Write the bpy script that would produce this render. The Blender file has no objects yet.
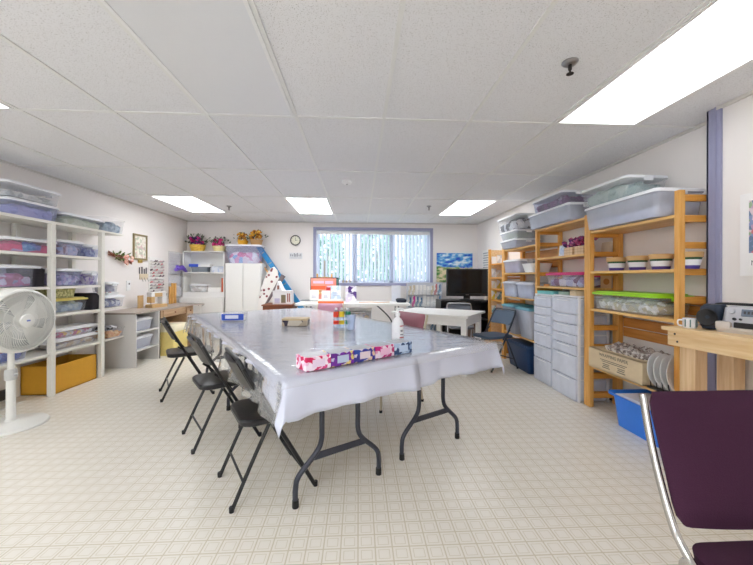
import bpy, bmesh, math, random
from mathutils import Vector, Matrix
random.seed(7)
PI = math.pi
sc = bpy.context.scene
COL = sc.collection
# ------------------------------------------------------------------ camera model (used to place things on known planes)
FPX, YAW, CY, HC = 343.8, 0.0515, 277.0, 1.20
def ray(px, py):
    x = (px - 376.5) / FPX; y = -(py - CY) / FPX
    c, s = math.cos(0.0029), math.sin(0.0029); x, y = c*x - s*y, s*x + c*y
    c, s = math.cos(YAW), math.sin(YAW)
    return Vector((c*x + s, -s*x + c, y))
def atz(px, py, z): d = ray(px, py); return d * ((z - HC) / d.z) + Vector((0, 0, HC))
def aty(px, py, Y): d = ray(px, py); return d * (Y / d.y) + Vector((0, 0, HC))
def atx(px, py, X): d = ray(px, py); return d * (X / d.x) + Vector((0, 0, HC))
XL, XR, XN, YB, ZC = -3.43, 2.475, 2.338, 7.06, 2.312   # walls and ceiling
# ------------------------------------------------------------------ materials
def C(r, g, b):
    f = lambda v: (v/255/12.92) if v/255 <= 0.04045 else ((v/255 + 0.055)/1.055)**2.4
    return (f(r), f(g), f(b), 1)
MATS = {}
def nodes(m):
    m.use_nodes = True; nt = m.node_tree; nt.nodes.clear(); return nt
def mat(name, col, rough=.5, metal=0, var=.06, scale=30, bump=0, spec=.5):
    if name in MATS: return MATS[name]
    m = bpy.data.materials.new(name); nt = nodes(m); N, L = nt.nodes, nt.links
    o = N.new('ShaderNodeOutputMaterial'); p = N.new('ShaderNodeBsdfPrincipled')
    p.inputs['Roughness'].default_value = rough; p.inputs['Metallic'].default_value = metal
    p.inputs['Specular IOR Level'].default_value = spec
    tc = N.new('ShaderNodeTexCoord'); no = N.new('ShaderNodeTexNoise'); no.inputs['Scale'].default_value = scale
    no.inputs['Detail'].default_value = 3
    L.new(tc.outputs['Object'], no.inputs['Vector'])
    mx = N.new('ShaderNodeMix'); mx.data_type = 'RGBA'
    mx.inputs['A'].default_value = tuple(max(0, c*(1-var)) for c in col[:3]) + (1,)
    mx.inputs['B'].default_value = tuple(min(1, c*(1+var)) for c in col[:3]) + (1,)
    L.new(no.outputs['Fac'], mx.inputs['Factor']); L.new(mx.outputs['Result'], p.inputs['Base Color'])
    if bump:
        b = N.new('ShaderNodeBump'); b.inputs['Strength'].default_value = bump; b.inputs['Distance'].default_value = .004
        L.new(no.outputs['Fac'], b.inputs['Height']); L.new(b.outputs['Normal'], p.inputs['Normal'])
    L.new(p.outputs['BSDF'], o.inputs['Surface']); MATS[name] = m; return m
def wood(name, c1, c2, axis='Y', rough=.45):
    if name in MATS: return MATS[name]
    m = bpy.data.materials.new(name); nt = nodes(m); N, L = nt.nodes, nt.links
    o = N.new('ShaderNodeOutputMaterial'); p = N.new('ShaderNodeBsdfPrincipled'); p.inputs['Roughness'].default_value = rough
    tc = N.new('ShaderNodeTexCoord'); mp = N.new('ShaderNodeMapping')
    mp.inputs['Scale'].default_value = {'X': (2, 30, 30), 'Y': (30, 2, 30), 'Z': (30, 30, 2)}[axis]
    no = N.new('ShaderNodeTexNoise'); no.inputs['Scale'].default_value = 1.6; no.inputs['Detail'].default_value = 5
    r = N.new('ShaderNodeValToRGB'); r.color_ramp.elements[0].position = .35; r.color_ramp.elements[0].color = c1
    r.color_ramp.elements[1].position = .65; r.color_ramp.elements[1].color = c2
    L.new(tc.outputs['Object'], mp.inputs['Vector']); L.new(mp.outputs['Vector'], no.inputs['Vector'])
    L.new(no.outputs['Fac'], r.inputs['Fac']); L.new(r.outputs['Color'], p.inputs['Base Color'])
    L.new(p.outputs['BSDF'], o.inputs['Surface']); MATS[name] = m; return m
def patches(name, cols, scale=22, rough=.8, rand=1.0, spec=.3):
    """many-coloured patches: patterned fabric, printed boxes, paintings"""
    if name in MATS: return MATS[name]
    m = bpy.data.materials.new(name); nt = nodes(m); N, L = nt.nodes, nt.links
    o = N.new('ShaderNodeOutputMaterial'); p = N.new('ShaderNodeBsdfPrincipled'); p.inputs['Roughness'].default_value = rough
    p.inputs['Specular IOR Level'].default_value = spec
    tc = N.new('ShaderNodeTexCoord'); v = N.new('ShaderNodeTexVoronoi'); v.inputs['Scale'].default_value = scale
    v.inputs['Randomness'].default_value = rand
    sep = N.new('ShaderNodeSeparateColor'); r = N.new('ShaderNodeValToRGB'); r.color_ramp.interpolation = 'CONSTANT'
    n = len(cols)
    for i, c in enumerate(cols):
        e = r.color_ramp.elements[i] if i < 2 else r.color_ramp.elements.new(i/n)
        e.position = i/n; e.color = c
    L.new(tc.outputs['Object'], v.inputs['Vector']); L.new(v.outputs['Color'], sep.inputs['Color'])
    L.new(sep.outputs['Red'], r.inputs['Fac']); L.new(r.outputs['Color'], p.inputs['Base Color'])
    L.new(p.outputs['BSDF'], o.inputs['Surface']); MATS[name] = m; return m
def clear(name, tint=(1, 1, 1, 1), body=(.8, .82, .85, 1), fac=.4, rough=.25):
    """thin translucent plastic or glass"""
    if name in MATS: return MATS[name]
    m = bpy.data.materials.new(name); nt = nodes(m); N, L = nt.nodes, nt.links
    o = N.new('ShaderNodeOutputMaterial'); t = N.new('ShaderNodeBsdfTransparent'); t.inputs['Color'].default_value = tint
    p = N.new('ShaderNodeBsdfPrincipled'); p.inputs['Base Color'].default_value = body; p.inputs['Roughness'].default_value = rough
    tc = N.new('ShaderNodeTexCoord'); no = N.new('ShaderNodeTexNoise'); no.inputs['Scale'].default_value = 9
    mr = N.new('ShaderNodeMapRange'); mr.inputs['To Min'].default_value = fac*.85; mr.inputs['To Max'].default_value = min(1, fac*1.15)
    L.new(tc.outputs['Object'], no.inputs['Vector']); L.new(no.outputs['Fac'], mr.inputs['Value'])
    mx = N.new('ShaderNodeMixShader'); L.new(mr.outputs['Result'], mx.inputs['Fac'])
    L.new(t.outputs['BSDF'], mx.inputs[1]); L.new(p.outputs['BSDF'], mx.inputs[2])
    L.new(mx.outputs['Shader'], o.inputs['Surface']); MATS[name] = m; return m
def emit(name, col, s):
    m = bpy.data.materials.new(name); nt = nodes(m); N, L = nt.nodes, nt.links
    o = N.new('ShaderNodeOutputMaterial'); e = N.new('ShaderNodeEmission'); e.inputs['Color'].default_value = col
    e.inputs['Strength'].default_value = s
    tc = N.new('ShaderNodeTexCoord'); no = N.new('ShaderNodeTexNoise'); no.inputs['Scale'].default_value = 400
    mr = N.new('ShaderNodeMapRange'); mr.inputs['To Min'].default_value = s*.97; mr.inputs['To Max'].default_value = s*1.03
    L.new(tc.outputs['Object'], no.inputs['Vector']); L.new(no.outputs['Fac'], mr.inputs['Value']); L.new(mr.outputs['Result'], e.inputs['Strength'])
    L.new(e.outputs['Emission'], o.inputs['Surface']); MATS[name] = m; return m
# ------------------------------------------------------------------ mesh builder
class MB:
    def __init__(s): s.bm = bmesh.new()
    def box(s, x0, x1, y0, y1, z0, z1, bev=0, M=None):
        r = bmesh.ops.create_cube(s.bm, size=1)
        T = Matrix.Translation(((x0+x1)/2, (y0+y1)/2, (z0+z1)/2)) @ Matrix.Diagonal((abs(x1-x0), abs(y1-y0), abs(z1-z0), 1))
        bmesh.ops.transform(s.bm, matrix=T, verts=r['verts'])
        vs = r['verts']
        if bev:
            es = list({e for v in vs for e in v.link_edges})
            q = bmesh.ops.bevel(s.bm, geom=es, offset=bev, segments=2, affect='EDGES', profile=.5)
            vs = [v for v in q['verts']]
            vs = list({v for f in q['faces'] for v in f.verts} | set(vs))
            if M: # gather the whole island
                seen = set(vs); st = list(vs)
                while st:
                    v = st.pop()
                    for e in v.link_edges:
                        w = e.other_vert(v)
                        if w not in seen: seen.add(w); st.append(w)
                vs = list(seen)
        if M: bmesh.ops.transform(s.bm, matrix=M, verts=vs)
        return s
    def tube(s, pts, r, seg=8, cap=True):
        P = [Vector(p) for p in pts]; rings = []; n = len(P)
        rr = r if isinstance(r, (list, tuple)) else [r]*n
        t = (P[1]-P[0]).normalized(); u = t.orthogonal().normalized()
        for i in range(n):
            a = (P[i]-P[i-1]).normalized() if i else (P[1]-P[0]).normalized()
            b = (P[i+1]-P[i]).normalized() if i < n-1 else a
            t = (a+b); t = t.normalized() if t.length > 1e-6 else a
            u = (u - t*u.dot(t)).normalized(); w = t.cross(u)
            k = 1/max(.5, math.sqrt(max(.01, (1+a.dot(b))/2)))
            rings.append([s.bm.verts.new(P[i] + (u*math.cos(2*PI*j/seg) + w*math.sin(2*PI*j/seg))*rr[i]) for j in range(seg)])
        for i in range(n-1):
            for j in range(seg):
                s.bm.faces.new((rings[i][j], rings[i][(j+1) % seg], rings[i+1][(j+1) % seg], rings[i+1][j]))
        if cap: s.bm.faces.new(rings[0][::-1]); s.bm.faces.new(rings[-1])
        return s
    def lathe(s, prof, cx=0, cy=0, seg=24, M=None, cap=True):
        rings = []
        for (r, z) in prof:
            rings.append([s.bm.verts.new((cx + r*math.cos(2*PI*j/seg), cy + r*math.sin(2*PI*j/seg), z)) for j in range(seg)])
        for i in range(len(rings)-1):
            for j in range(seg):
                s.bm.faces.new((rings[i][j], rings[i][(j+1) % seg], rings[i+1][(j+1) % seg], rings[i+1][j]))
        if cap:
            s.bm.faces.new(rings[0][::-1]); s.bm.faces.new(rings[-1])
        if M: bmesh.ops.transform(s.bm, matrix=M, verts=[v for r in rings for v in r])
        return s
    def loft(s, levels, cap=(True, True), cn=4, M=None):
        """levels: (z, width x, depth y, corner radius[, cx, cy]) stacked rounded rectangles"""
        rings = []
        for lv in levels:
            z, w, d, r = lv[:4]; cx, cy = (tuple(lv[4:]) + (0, 0))[:2]
            r = min(r, w/2-1e-4, d/2-1e-4); ring = []
            for qx, qy, a0 in ((1, 1, 0), (-1, 1, PI/2), (-1, -1, PI), (1, -1, 1.5*PI)):
                for k in range(cn+1):
                    a = a0 + k*PI/2/cn
                    ring.append(s.bm.verts.new((cx + qx*(w/2-r) + r*math.cos(a), cy + qy*(d/2-r) + r*math.sin(a), z)))
            rings.append(ring)
        n = len(rings[0])
        for i in range(len(rings)-1):
            for j in range(n):
                s.bm.faces.new((rings[i][j], rings[i][(j+1) % n], rings[i+1][(j+1) % n], rings[i+1][j]))
        if cap[0]: s.bm.faces.new(rings[0][::-1])
        if cap[1]: s.bm.faces.new(rings[-1])
        if M: bmesh.ops.transform(s.bm, matrix=M, verts=[v for r in rings for v in r])
        return s
    def ball(s, x, y, z, r, sub=2, sx=1, sy=1, sz=1, jit=0):
        q = bmesh.ops.create_icosphere(s.bm, subdivisions=sub, radius=r)
        for v in q['verts']:
            k = 1 + random.uniform(-jit, jit)
            v.co = Vector((v.co.x*sx*k + x, v.co.y*sy*k + y, v.co.z*sz*k + z))
        return s
    def quad(s, *pts): s.bm.faces.new([s.bm.verts.new(p) for p in pts]); return s
    def leaf(s, p, d, l, w):
        p = Vector(p); d = Vector(d).normalized(); u = d.orthogonal().normalized(); u = Matrix.Rotation(random.uniform(0, 6), 3, d) @ u
        n = u.cross(d)
        a, b, c, e = p, p + d*l*.5 + u*w/2, p + d*l - n*l*.15, p + d*l*.5 - u*w/2
        s.quad(a, b, c, e); return s
    def build(s, name, material, parent=None, smooth=False, label=None):
        bmesh.ops.recalc_face_normals(s.bm, faces=s.bm.faces)
        me = bpy.data.meshes.new(name); s.bm.to_mesh(me); s.bm.free()
        me.materials.append(material)
        if smooth:
            me.shade_smooth()
            try: me.set_sharp_from_angle(angle=.7)
            except Exception: pass
        o = bpy.data.objects.new(name, me); COL.objects.link(o)
        if parent: o.parent = parent
        if label: o['label'] = label
        return o
def thing(name, label, cat, loc=(0, 0, 0), rz=0, group=None):
    o = bpy.data.objects.new(name, None); COL.objects.link(o); o.empty_display_size = .1
    o.location = loc; o.rotation_euler = (0, 0, rz); o['label'] = label; o['category'] = cat
    if group: o['group'] = group
    return o
def tag(o, label, cat, group=None, loc=None, rz=None):
    o['label'] = label; o['category'] = cat
    if group: o['group'] = group
    if loc is not None: o.location = loc
    if rz is not None: o.rotation_euler = (0, 0, rz)
    return o
def struct(o): o['kind'] = 'structure'; return o
def dup(root, label, loc=None, rz=None, group=None):
    r = root.copy(); COL.objects.link(r)
    if loc is not None: r.location = loc
    if rz is not None: r.rotation_euler = (0, 0, rz)
    r['label'] = label
    if group: r['group'] = group
    for ch in root.children:
        c = ch.copy(); COL.objects.link(c); c.parent = r
        for g in ch.children:
            d = g.copy(); COL.objects.link(d); d.parent = c
    return r
def text(body, size, material, parent, name='lettering', M=Matrix(), depth=.0008, align='CENTER', sx=1):
    cu = bpy.data.curves.new('txt', 'FONT'); cu.body = body; cu.size = size; cu.extrude = depth
    cu.align_x = align; cu.align_y = 'CENTER'
    t = bpy.data.objects.new('txt', cu); COL.objects.link(t)
    dg = bpy.context.evaluated_depsgraph_get(); me = bpy.data.meshes.new_from_object(t.evaluated_get(dg))
    bpy.data.objects.remove(t); me.transform(M @ Matrix.Diagonal((sx, 1, 1, 1))); me.materials.clear(); me.materials.append(material)
    o = bpy.data.objects.new(name, me); COL.objects.link(o)
    if parent: o.parent = parent
    return o
# orientation matrices for lettering: readable from -Y, from +X, from -X
def face_my(x, y, z): return Matrix.Translation((x, y, z)) @ Matrix.Rotation(PI/2, 4, 'X')
def face_px(x, y, z): return Matrix.Translation((x, y, z)) @ Matrix.Rotation(PI/2, 4, 'Z') @ Matrix.Rotation(PI/2, 4, 'X')
def face_mx(x, y, z): return Matrix.Translation((x, y, z)) @ Matrix.Rotation(-PI/2, 4, 'Z') @ Matrix.Rotation(PI/2, 4, 'X')
def curve(pts, n=6):
    """smooth path through points (Catmull-Rom)"""
    P = [Vector(p) for p in pts]; out = []
    for i in range(len(P)-1):
        a = P[max(0, i-1)]; b = P[i]; c = P[i+1]; d = P[min(len(P)-1, i+2)]
        for k in range(n):
            t = k/n
            out.append(.5*((2*b) + (c-a)*t + (2*a-5*b+4*c-d)*t*t + (3*b-a-3*c+d)*t**3))
    return out + [P[-1]]
# common materials
WHITE = mat('white_paint', C(236, 235, 232), .45, var=.02)
WHITE2 = mat('white_plastic', C(238, 238, 238), .35, var=.02)
CREAM = mat('cream_metal', C(232, 229, 220), .45, var=.02)
BLACK = mat('black_metal', C(22, 22, 24), .28, var=.1)
BLACKV = mat('black_vinyl', C(34, 33, 35), .3, var=.1, scale=90, bump=.15)
BLACKP = mat('black_plastic', C(22, 22, 25), .35, var=.05)
GREYM = mat('charcoal_metal', C(62, 64, 74), .35, .3, var=.05)
CHROME = mat('chrome', C(205, 203, 200), .12, 1, var=.02)
STEEL = mat('steel', C(160, 160, 162), .3, 1, var=.03)
PINE = wood('pine', C(212, 152, 70), C(230, 176, 98), 'Z')
PINEY = wood('pine_board', C(216, 166, 92), C(236, 196, 128), 'Y')
PINEX = wood('pine_rung', C(204, 138, 50), C(222, 160, 72), 'X')
PINED = wood('pine_dark', C(190, 124, 52), C(208, 144, 72), 'Y')
PALE = wood('pale_lumber', C(214, 178, 134), C(232, 202, 162), 'Z')
PALEY = wood('pale_plywood', C(226, 190, 138), C(240, 210, 164), 'Y')
BROWN = wood('brown_wood', C(118, 62, 34), C(142, 80, 46), 'X')
DESKW = wood('desk_wood', C(176, 142, 108), C(196, 164, 130), 'Y')
CARD = mat('cardboard', C(212, 192, 158), .8, var=.06)
CARDY = mat('golden_cardboard', C(214, 158, 44), .75, var=.05)
PAPER = mat('white_paper', C(242, 241, 238), .7, var=.02)
INK = mat('dark_ink', C(70, 66, 70), .8, var=.05)
TUB = clear('clear_plastic', body=C(236, 238, 246), fac=.2)
TUBB = clear('bluish_clear_plastic', tint=C(240, 243, 255), body=C(222, 226, 246), fac=.25)
TUBW = clear('frosted_plastic', tint=C(240, 244, 250), body=C(232, 236, 250), fac=.46, rough=.35)
TUBG = clear('grey_clear_plastic', tint=C(225, 230, 235), body=C(176, 186, 194), fac=.5)
def vinyl_mat():
    m = bpy.data.materials.new('clear_vinyl'); nt = nodes(m); N, L = nt.nodes, nt.links
    o = N.new('ShaderNodeOutputMaterial'); t = N.new('ShaderNodeBsdfTransparent'); d = N.new('ShaderNodeBsdfDiffuse'); d.inputs['Color'].default_value = C(236, 238, 242)
    g = N.new('ShaderNodeBsdfGlossy'); g.inputs['Roughness'].default_value = .07
    tc = N.new('ShaderNodeTexCoord'); mp = N.new('ShaderNodeMapping'); mp.inputs['Rotation'].default_value = (0, 0, .55); mp.inputs['Scale'].default_value = (4, 14, 4)
    no = N.new('ShaderNodeTexNoise'); no.inputs['Scale'].default_value = 1.0; no.inputs['Detail'].default_value = 3
    b = N.new('ShaderNodeBump'); b.inputs['Strength'].default_value = .35; b.inputs['Distance'].default_value = .02
    L.new(tc.outputs['Object'], mp.inputs['Vector']); L.new(mp.outputs['Vector'], no.inputs['Vector']); L.new(no.outputs['Fac'], b.inputs['Height']); L.new(b.outputs['Normal'], g.inputs['Normal'])
    lw = N.new('ShaderNodeLayerWeight'); lw.inputs['Blend'].default_value = .5; L.new(b.outputs['Normal'], lw.inputs['Normal'])
    pw = N.new('ShaderNodeMath'); pw.operation = 'POWER'; L.new(lw.outputs['Facing'], pw.inputs[0]); pw.inputs[1].default_value = 3.5
    fr = N.new('ShaderNodeMath'); fr.operation = 'MULTIPLY_ADD'; L.new(pw.outputs[0], fr.inputs[0]); fr.inputs[1].default_value = .5; fr.inputs[2].default_value = .03
    m1 = N.new('ShaderNodeMixShader'); m1.inputs['Fac'].default_value = .10; L.new(t.outputs[0], m1.inputs[1]); L.new(d.outputs[0], m1.inputs[2])
    m2 = N.new('ShaderNodeMixShader'); L.new(fr.outputs[0], m2.inputs['Fac']); L.new(m1.outputs[0], m2.inputs[1]); L.new(g.outputs[0], m2.inputs[2])
    L.new(m2.outputs[0], o.inputs['Surface']); return m
VINYL = vinyl_mat()
GLASS = clear('window_glass', tint=C(250, 253, 255), body=C(240, 245, 250), fac=.06, rough=.03)
CUPG = clear('cup_plastic', tint=C(244, 248, 255), body=C(222, 232, 248), fac=.32, rough=.1)
TRIMC = mat('mauve_grey_paint', C(150, 151, 180), .5, var=.03)
PURPLE = mat('plum_upholstery', C(64, 34, 54), .85, var=.16, scale=300, bump=.2, spec=.2)
MAUVE = mat('mauve_vinyl', C(150, 92, 104), .55, var=.05)
GREEN = patches('leaf_green', [C(140, 178, 160), C(160, 192, 176), C(124, 164, 150), C(184, 206, 190)], 40)
# ------------------------------------------------------------------ the room
def floor_mat():
    m = bpy.data.materials.new('vinyl_floor'); nt = nodes(m); N, L = nt.nodes, nt.links
    o = N.new('ShaderNodeOutputMaterial'); p = N.new('ShaderNodeBsdfPrincipled'); p.inputs['Roughness'].default_value = .32
    p.inputs['Specular IOR Level'].default_value = .35
    g = N.new('ShaderNodeTexCoord'); sp = N.new('ShaderNodeSeparateXYZ'); L.new(g.outputs['Object'], sp.inputs[0])
    def mth(op, a, b=None):
        n = N.new('ShaderNodeMath'); n.operation = op
        for i, v in enumerate((a, b)):
            if v is None: continue
            if isinstance(v, (int, float)): n.inputs[i].default_value = v
            else: L.new(v, n.inputs[i])
        return n.outputs[0]
    ds = []
    for ax in ('X', 'Y'):
        f = mth('FRACT', mth('DIVIDE', sp.outputs[ax], .0762)); ds.append(mth('ABSOLUTE', mth('SUBTRACT', f, .5)))
    d = mth('MAXIMUM', *ds)
    line = mth('MAXIMUM', mth('GREATER_THAN', d, .462), mth('MULTIPLY', mth('MULTIPLY', mth('GREATER_THAN', d, .285), mth('LESS_THAN', d, .33)), .75))
    no = N.new('ShaderNodeTexNoise'); no.inputs['Scale'].default_value = 3; L.new(g.outputs['Object'], no.inputs['Vector'])
    base = N.new('ShaderNodeMix'); base.data_type = 'RGBA'; base.inputs['A'].default_value = C(234, 228, 217); base.inputs['B'].default_value = C(240, 235, 226)
    L.new(no.outputs['Fac'], base.inputs['Factor'])
    mx = N.new('ShaderNodeMix'); mx.data_type = 'RGBA'; L.new(base.outputs['Result'], mx.inputs['A']); mx.inputs['B'].default_value = C(212, 202, 181)
    L.new(line, mx.inputs['Factor']); L.new(mx.outputs['Result'], p.inputs['Base Color']); L.new(p.outputs['BSDF'], o.inputs['Surface'])
    return m
def ceil_mat():
    m = bpy.data.materials.new('acoustic_tile'); nt = nodes(m); N, L = nt.nodes, nt.links
    o = N.new('ShaderNodeOutputMaterial'); p = N.new('ShaderNodeBsdfPrincipled'); p.inputs['Roughness'].default_value = .9
    p.inputs['Specular IOR Level'].default_value = .1
    g = N.new('ShaderNodeTexCoord'); v = N.new('ShaderNodeTexNoise'); v.inputs['Scale'].default_value = 190; v.inputs['Detail'].default_value = 2
    L.new(g.outputs['Object'], v.inputs['Vector'])
    r = N.new('ShaderNodeValToRGB'); r.color_ramp.elements[0].position = .30; r.color_ramp.elements[0].color = C(186, 184, 182)
    r.color_ramp.elements[1].position = .42; r.color_ramp.elements[1].color = C(229, 229, 231)
    L.new(v.outputs['Fac'], r.inputs['Fac']); L.new(r.outputs['Color'], p.inputs['Base Color']); L.new(p.outputs['BSDF'], o.inputs['Surface'])
    return m
WALL = mat('wall_paint', C(238, 233, 230), .7, var=.015, scale=4, spec=.2)
YN = -2.2
struct(MB().box(XL-.1, XR+.1, YN, YB+.12, -.1, 0).build('floor', floor_mat()))
struct(MB().box(XL-.1, XR+.1, YN, YB+.12, ZC, ZC+.1).build('ceiling', ceil_mat()))
struct(MB().box(XL-.1, XL, YN, YB+.12, 0, ZC).build('wall_left', WALL))
struct(MB().box(XR, XR+.1, 2.17, YB+.12, 0, ZC).box(XN, XR+.1, YN, 2.17, 0, ZC).build('wall_right', WALL))
WX0, WX1, WZ0, WZ1 = -.87, 1.475, 1.075, 2.16
struct(MB().box(XL, WX0, YB, YB+.12, 0, ZC).box(WX1, XR, YB, YB+.12, 0, ZC).box(WX0, WX1, YB, YB+.12, 0, WZ0).box(WX0, WX1, YB, YB+.12, WZ1, ZC).build('wall_back', WALL))
struct(MB().box(XL, -2.9, YN-.1, YN, 0, ZC).box(.1, XR, YN-.1, YN, 0, ZC).box(-2.9, .1, YN-.1, YN, 0, .6).box(-2.9, .1, YN-.1, YN, 2.1, ZC).build('wall_front', WALL))  # unseen wall behind the camera, opened for the added fill window
W2 = struct(MB().box(-2.9, -2.85, YN-.06, YN-.02, .6, 2.1).box(.05, .1, YN-.06, YN-.02, .6, 2.1).box(-1.43, -1.37, YN-.06, YN-.02, .6, 2.1).box(-2.85, .05, YN-.06, YN-.02, 2.05, 2.1).box(-2.85, .05, YN-.06, YN-.02, .6, .65).build('added_fill_window', TRIMC))  # invented window out of view, lets in even frontal daylight
for a, b in ((-2.85, -1.43), (-1.37, .05)): MB().box(a, b, YN-.043, YN-.038, .65, 2.05).build('pane', GLASS, W2)
BASEB = mat('dark_vinyl_base', C(60, 58, 62), .5)
struct(MB().box(XL, XL+.012, YN, YB, 0, .1).build('baseboard_left', BASEB))
struct(MB().box(XL, XR, YB-.012, YB, 0, .1).build('baseboard_back', BASEB))
struct(MB().box(XR-.012, XR, 2.2, YB, 0, .1).build('baseboard_right', BASEB))
# corner guard on the wall return at the right
struct(MB().box(XN-.016, XN, 2.095, 2.186, 0, ZC, .003).box(XN-.016, XR, 2.17, 2.186, 0, ZC, .003).box(XN-.022, XN-.01, 2.120, 2.130, 0, ZC).build('trim_1', TRIMC))
# suspended ceiling grid
GX0, GZ0, T = -2.265, 2.4066, .6096
g = MB(); gb = .011
xs = [GX0 + T*i for i in range(-2, 9)]; ys = [GZ0 + 2*T*j for j in range(-4, 4)]
for x in xs: g.box(x-gb, x+gb, YN, YB, ZC-.007, ZC)
for y in ys: g.box(XL, XR, y-gb, y+gb, ZC-.0065, ZC)
struct(g.build('trim_2', mat('grid_metal', C(226, 226, 224), .35, var=.01)))
struct(MB().box(XL, XL+.02, YN, YB, ZC-.02, ZC-.0005).box(XL, XR, YB-.02, YB, ZC-.02, ZC-.0005).box(XR-.02, XR, 2.2, YB, ZC-.02, ZC-.0005).box(XN-.02, XN, YN, 2.12, ZC-.02, ZC-.0005)
       .build('trim_3', mat('wall_angle', C(214, 210, 205), .5)))
# window: casing, sashes, panes
W = struct(MB().box(WX0-.055, WX0, YB-.03, YB, WZ0-.055, WZ1+.05).box(WX1, WX1+.055, YB-.03, YB, WZ0-.055, WZ1+.05)
           .box(WX0, WX1, YB-.03, YB, WZ1, WZ1+.05).box(WX0, WX1, YB-.03, YB, WZ0-.055, WZ0).build('window_1', TRIMC))
sash = MB(); wy = YB+.075; m1, m2 = WX0+.80, WX0+1.55
for a, b in ((WX0, m1), (m1, m2), (m2, WX1)):
    sash.box(a, a+.035, wy, wy+.04, WZ0, WZ1).box(b-.035, b, wy, wy+.04, WZ0, WZ1).box(a, b, wy, wy+.04, WZ0, WZ0+.05).box(a, b, wy, wy+.04, WZ1-.05, WZ1)
sash.box(WX0, WX0+.006, YB, wy, WZ0, WZ1).box(WX1-.006, WX1, YB, wy, WZ0, WZ1).box(WX0, WX1, YB, wy, WZ0, WZ0+.006).box(WX0, WX1, YB, wy, WZ1-.006, WZ1)
sash.build('window_frame', mat('white_vinyl_frame', C(228, 234, 244), .4), W)
for a, b in ((WX0, m1), (m1, m2), (m2, WX1)): MB().box(a+.035, b-.035, wy+.015, wy+.02, WZ0+.05, WZ1-.05).build('pane', GLASS, W)
# vertical blind
def vane_mat():
    m = bpy.data.materials.new('blind_vane_fabric'); nt = nodes(m); N, L = nt.nodes, nt.links
    o = N.new('ShaderNodeOutputMaterial'); d = N.new('ShaderNodeBsdfDiffuse'); d.inputs['Color'].default_value = C(208, 213, 226)
    r = N.new('ShaderNodeBsdfTranslucent'); r.inputs['Color'].default_value = C(186, 191, 208); mx = N.new('ShaderNodeMixShader')
    tc = N.new('ShaderNodeTexCoord'); no = N.new('ShaderNodeTexNoise'); no.inputs['Scale'].default_value = 12
    mr = N.new('ShaderNodeMapRange'); mr.inputs['To Min'].default_value = .5; mr.inputs['To Max'].default_value = .6
    L.new(tc.outputs['Object'], no.inputs['Vector']); L.new(no.outputs['Fac'], mr.inputs['Value']); L.new(mr.outputs['Result'], mx.inputs['Fac'])
    L.new(d.outputs[0], mx.inputs[1]); L.new(r.outputs[0], mx.inputs[2]); L.new(mx.outputs[0], o.inputs['Surface']); return m
BL = vane_mat()
b = thing('vertical_blind', 'white vertical blind hanging in the wide window above the craft table', 'blind', (0, YB+.045, WZ0))
MB().box(WX0+.01, WX1-.01, -.022, .022, WZ1-WZ0-.085, WZ1-WZ0-.02, .004).build('headrail', WHITE2, b)
n = 30; vm = None
for i in range(n):
    x = WX0+.05+(WX1-WX0-.1)*i/(n-1)
    if vm is None:
        bb = MB(); L_ = [(-.038, .0), (-.019, .006), (0, .008), (.019, .006), (.038, 0)]
        for (p0, q0), (p1, q1) in zip(L_, L_[1:]):
            bb.quad((p0, q0, 0), (p1, q1, 0), (p1, q1, 1), (p0, q0, 1))
        vm = bb.build('vane', BL, b, True); o = vm
    else:
        o = vm.copy(); COL.objects.link(o); o.parent = b
    o.location = (x, 0, .03); o.scale = (1, 1, WZ1-WZ0-.115)
    o.rotation_euler = (0, 0, math.radians(46 if i < 20 else 38)*-1)
# outdoors beyond the window
struct(MB().box(-14, 16, YB+.12, 30, -.6, -.5).build('ground_outside', mat('pale_bounce_ground', C(204, 202, 196), .9, var=.08)))  # ground made pale to bounce daylight up onto the far ceiling
def bush(x, y, h, r, label):
    t = thing('garden_shrub', label, 'shrub', (x, y, -.5), 0, 'shrubs outside the window')
    f = MB()
    for k in range(900):
        a = random.uniform(0, 2*PI); z = random.uniform(.2, h); rr = r*math.sqrt(random.random())*(1-.5*(z/h)**2)
        p = Vector((rr*math.cos(a), rr*math.sin(a), z)); f.leaf(p, (math.cos(a), math.sin(a), random.uniform(-.5, .8)), .24, .15)
    f.build('foliage', GREEN, t); MB().tube([(0, 0, 0), (0, .02, h*.8)], .04).build('stem', mat('grey_bark', C(120, 124, 110), .8), t)
for x, y, h, r, nm in ((-2.3, 10.2, 3.0, .54, 'far left edge'), (-.9, 9.9, 2.9, .56, 'left part'), (.5, 9.7, 3.0, .56, 'middle'), (1.8, 10.0, 2.9, .54, 'right part'), (3.1, 10.4, 3.1, .54, 'far right edge')):
    bush(x, y, h, r, f'leafy green shrub outside behind the {nm} of the blind')
# ceiling lights
ON = emit('lit_diffuser', (.955, .98, 1, 1), 6.8); ONS = emit('soft_lit_diffuser', (.955, .98, 1, 1), 1.1)
ONL = emit('dimmer_lit_diffuser', (.955, .98, 1, 1), 2.7)
OFF = mat('dull_diffuser', C(222, 223, 226), .3, var=.01)
LF = mat('light_frame', C(232, 232, 232), .4)
def lamp(ix, jy, label, on=True, soft=0):
    x = GX0 + T*ix + T/2; y = GZ0 + 2*T*jy + T
    t = thing('ceiling_light', label, 'ceiling light', (x, y, ZC), 0, 'recessed fluorescent ceiling panels')
    w, d = T/2-gb, T-gb
    MB().box(-w, -w+.018, -d, d, -.012, 0).box(w-.018, w, -d, d, -.012, 0).box(-w+.018, w-.018, -d, -d+.018, -.012, 0).box(-w+.018, w-.018, d-.018, d, -.012, 0).build('frame', LF, t)
    MB().box(-w+.018, w-.018, -d+.018, d-.018, -.009, -.002).build('diffuser', (ON, ONS, ONL)[soft] if on else OFF, t)
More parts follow.
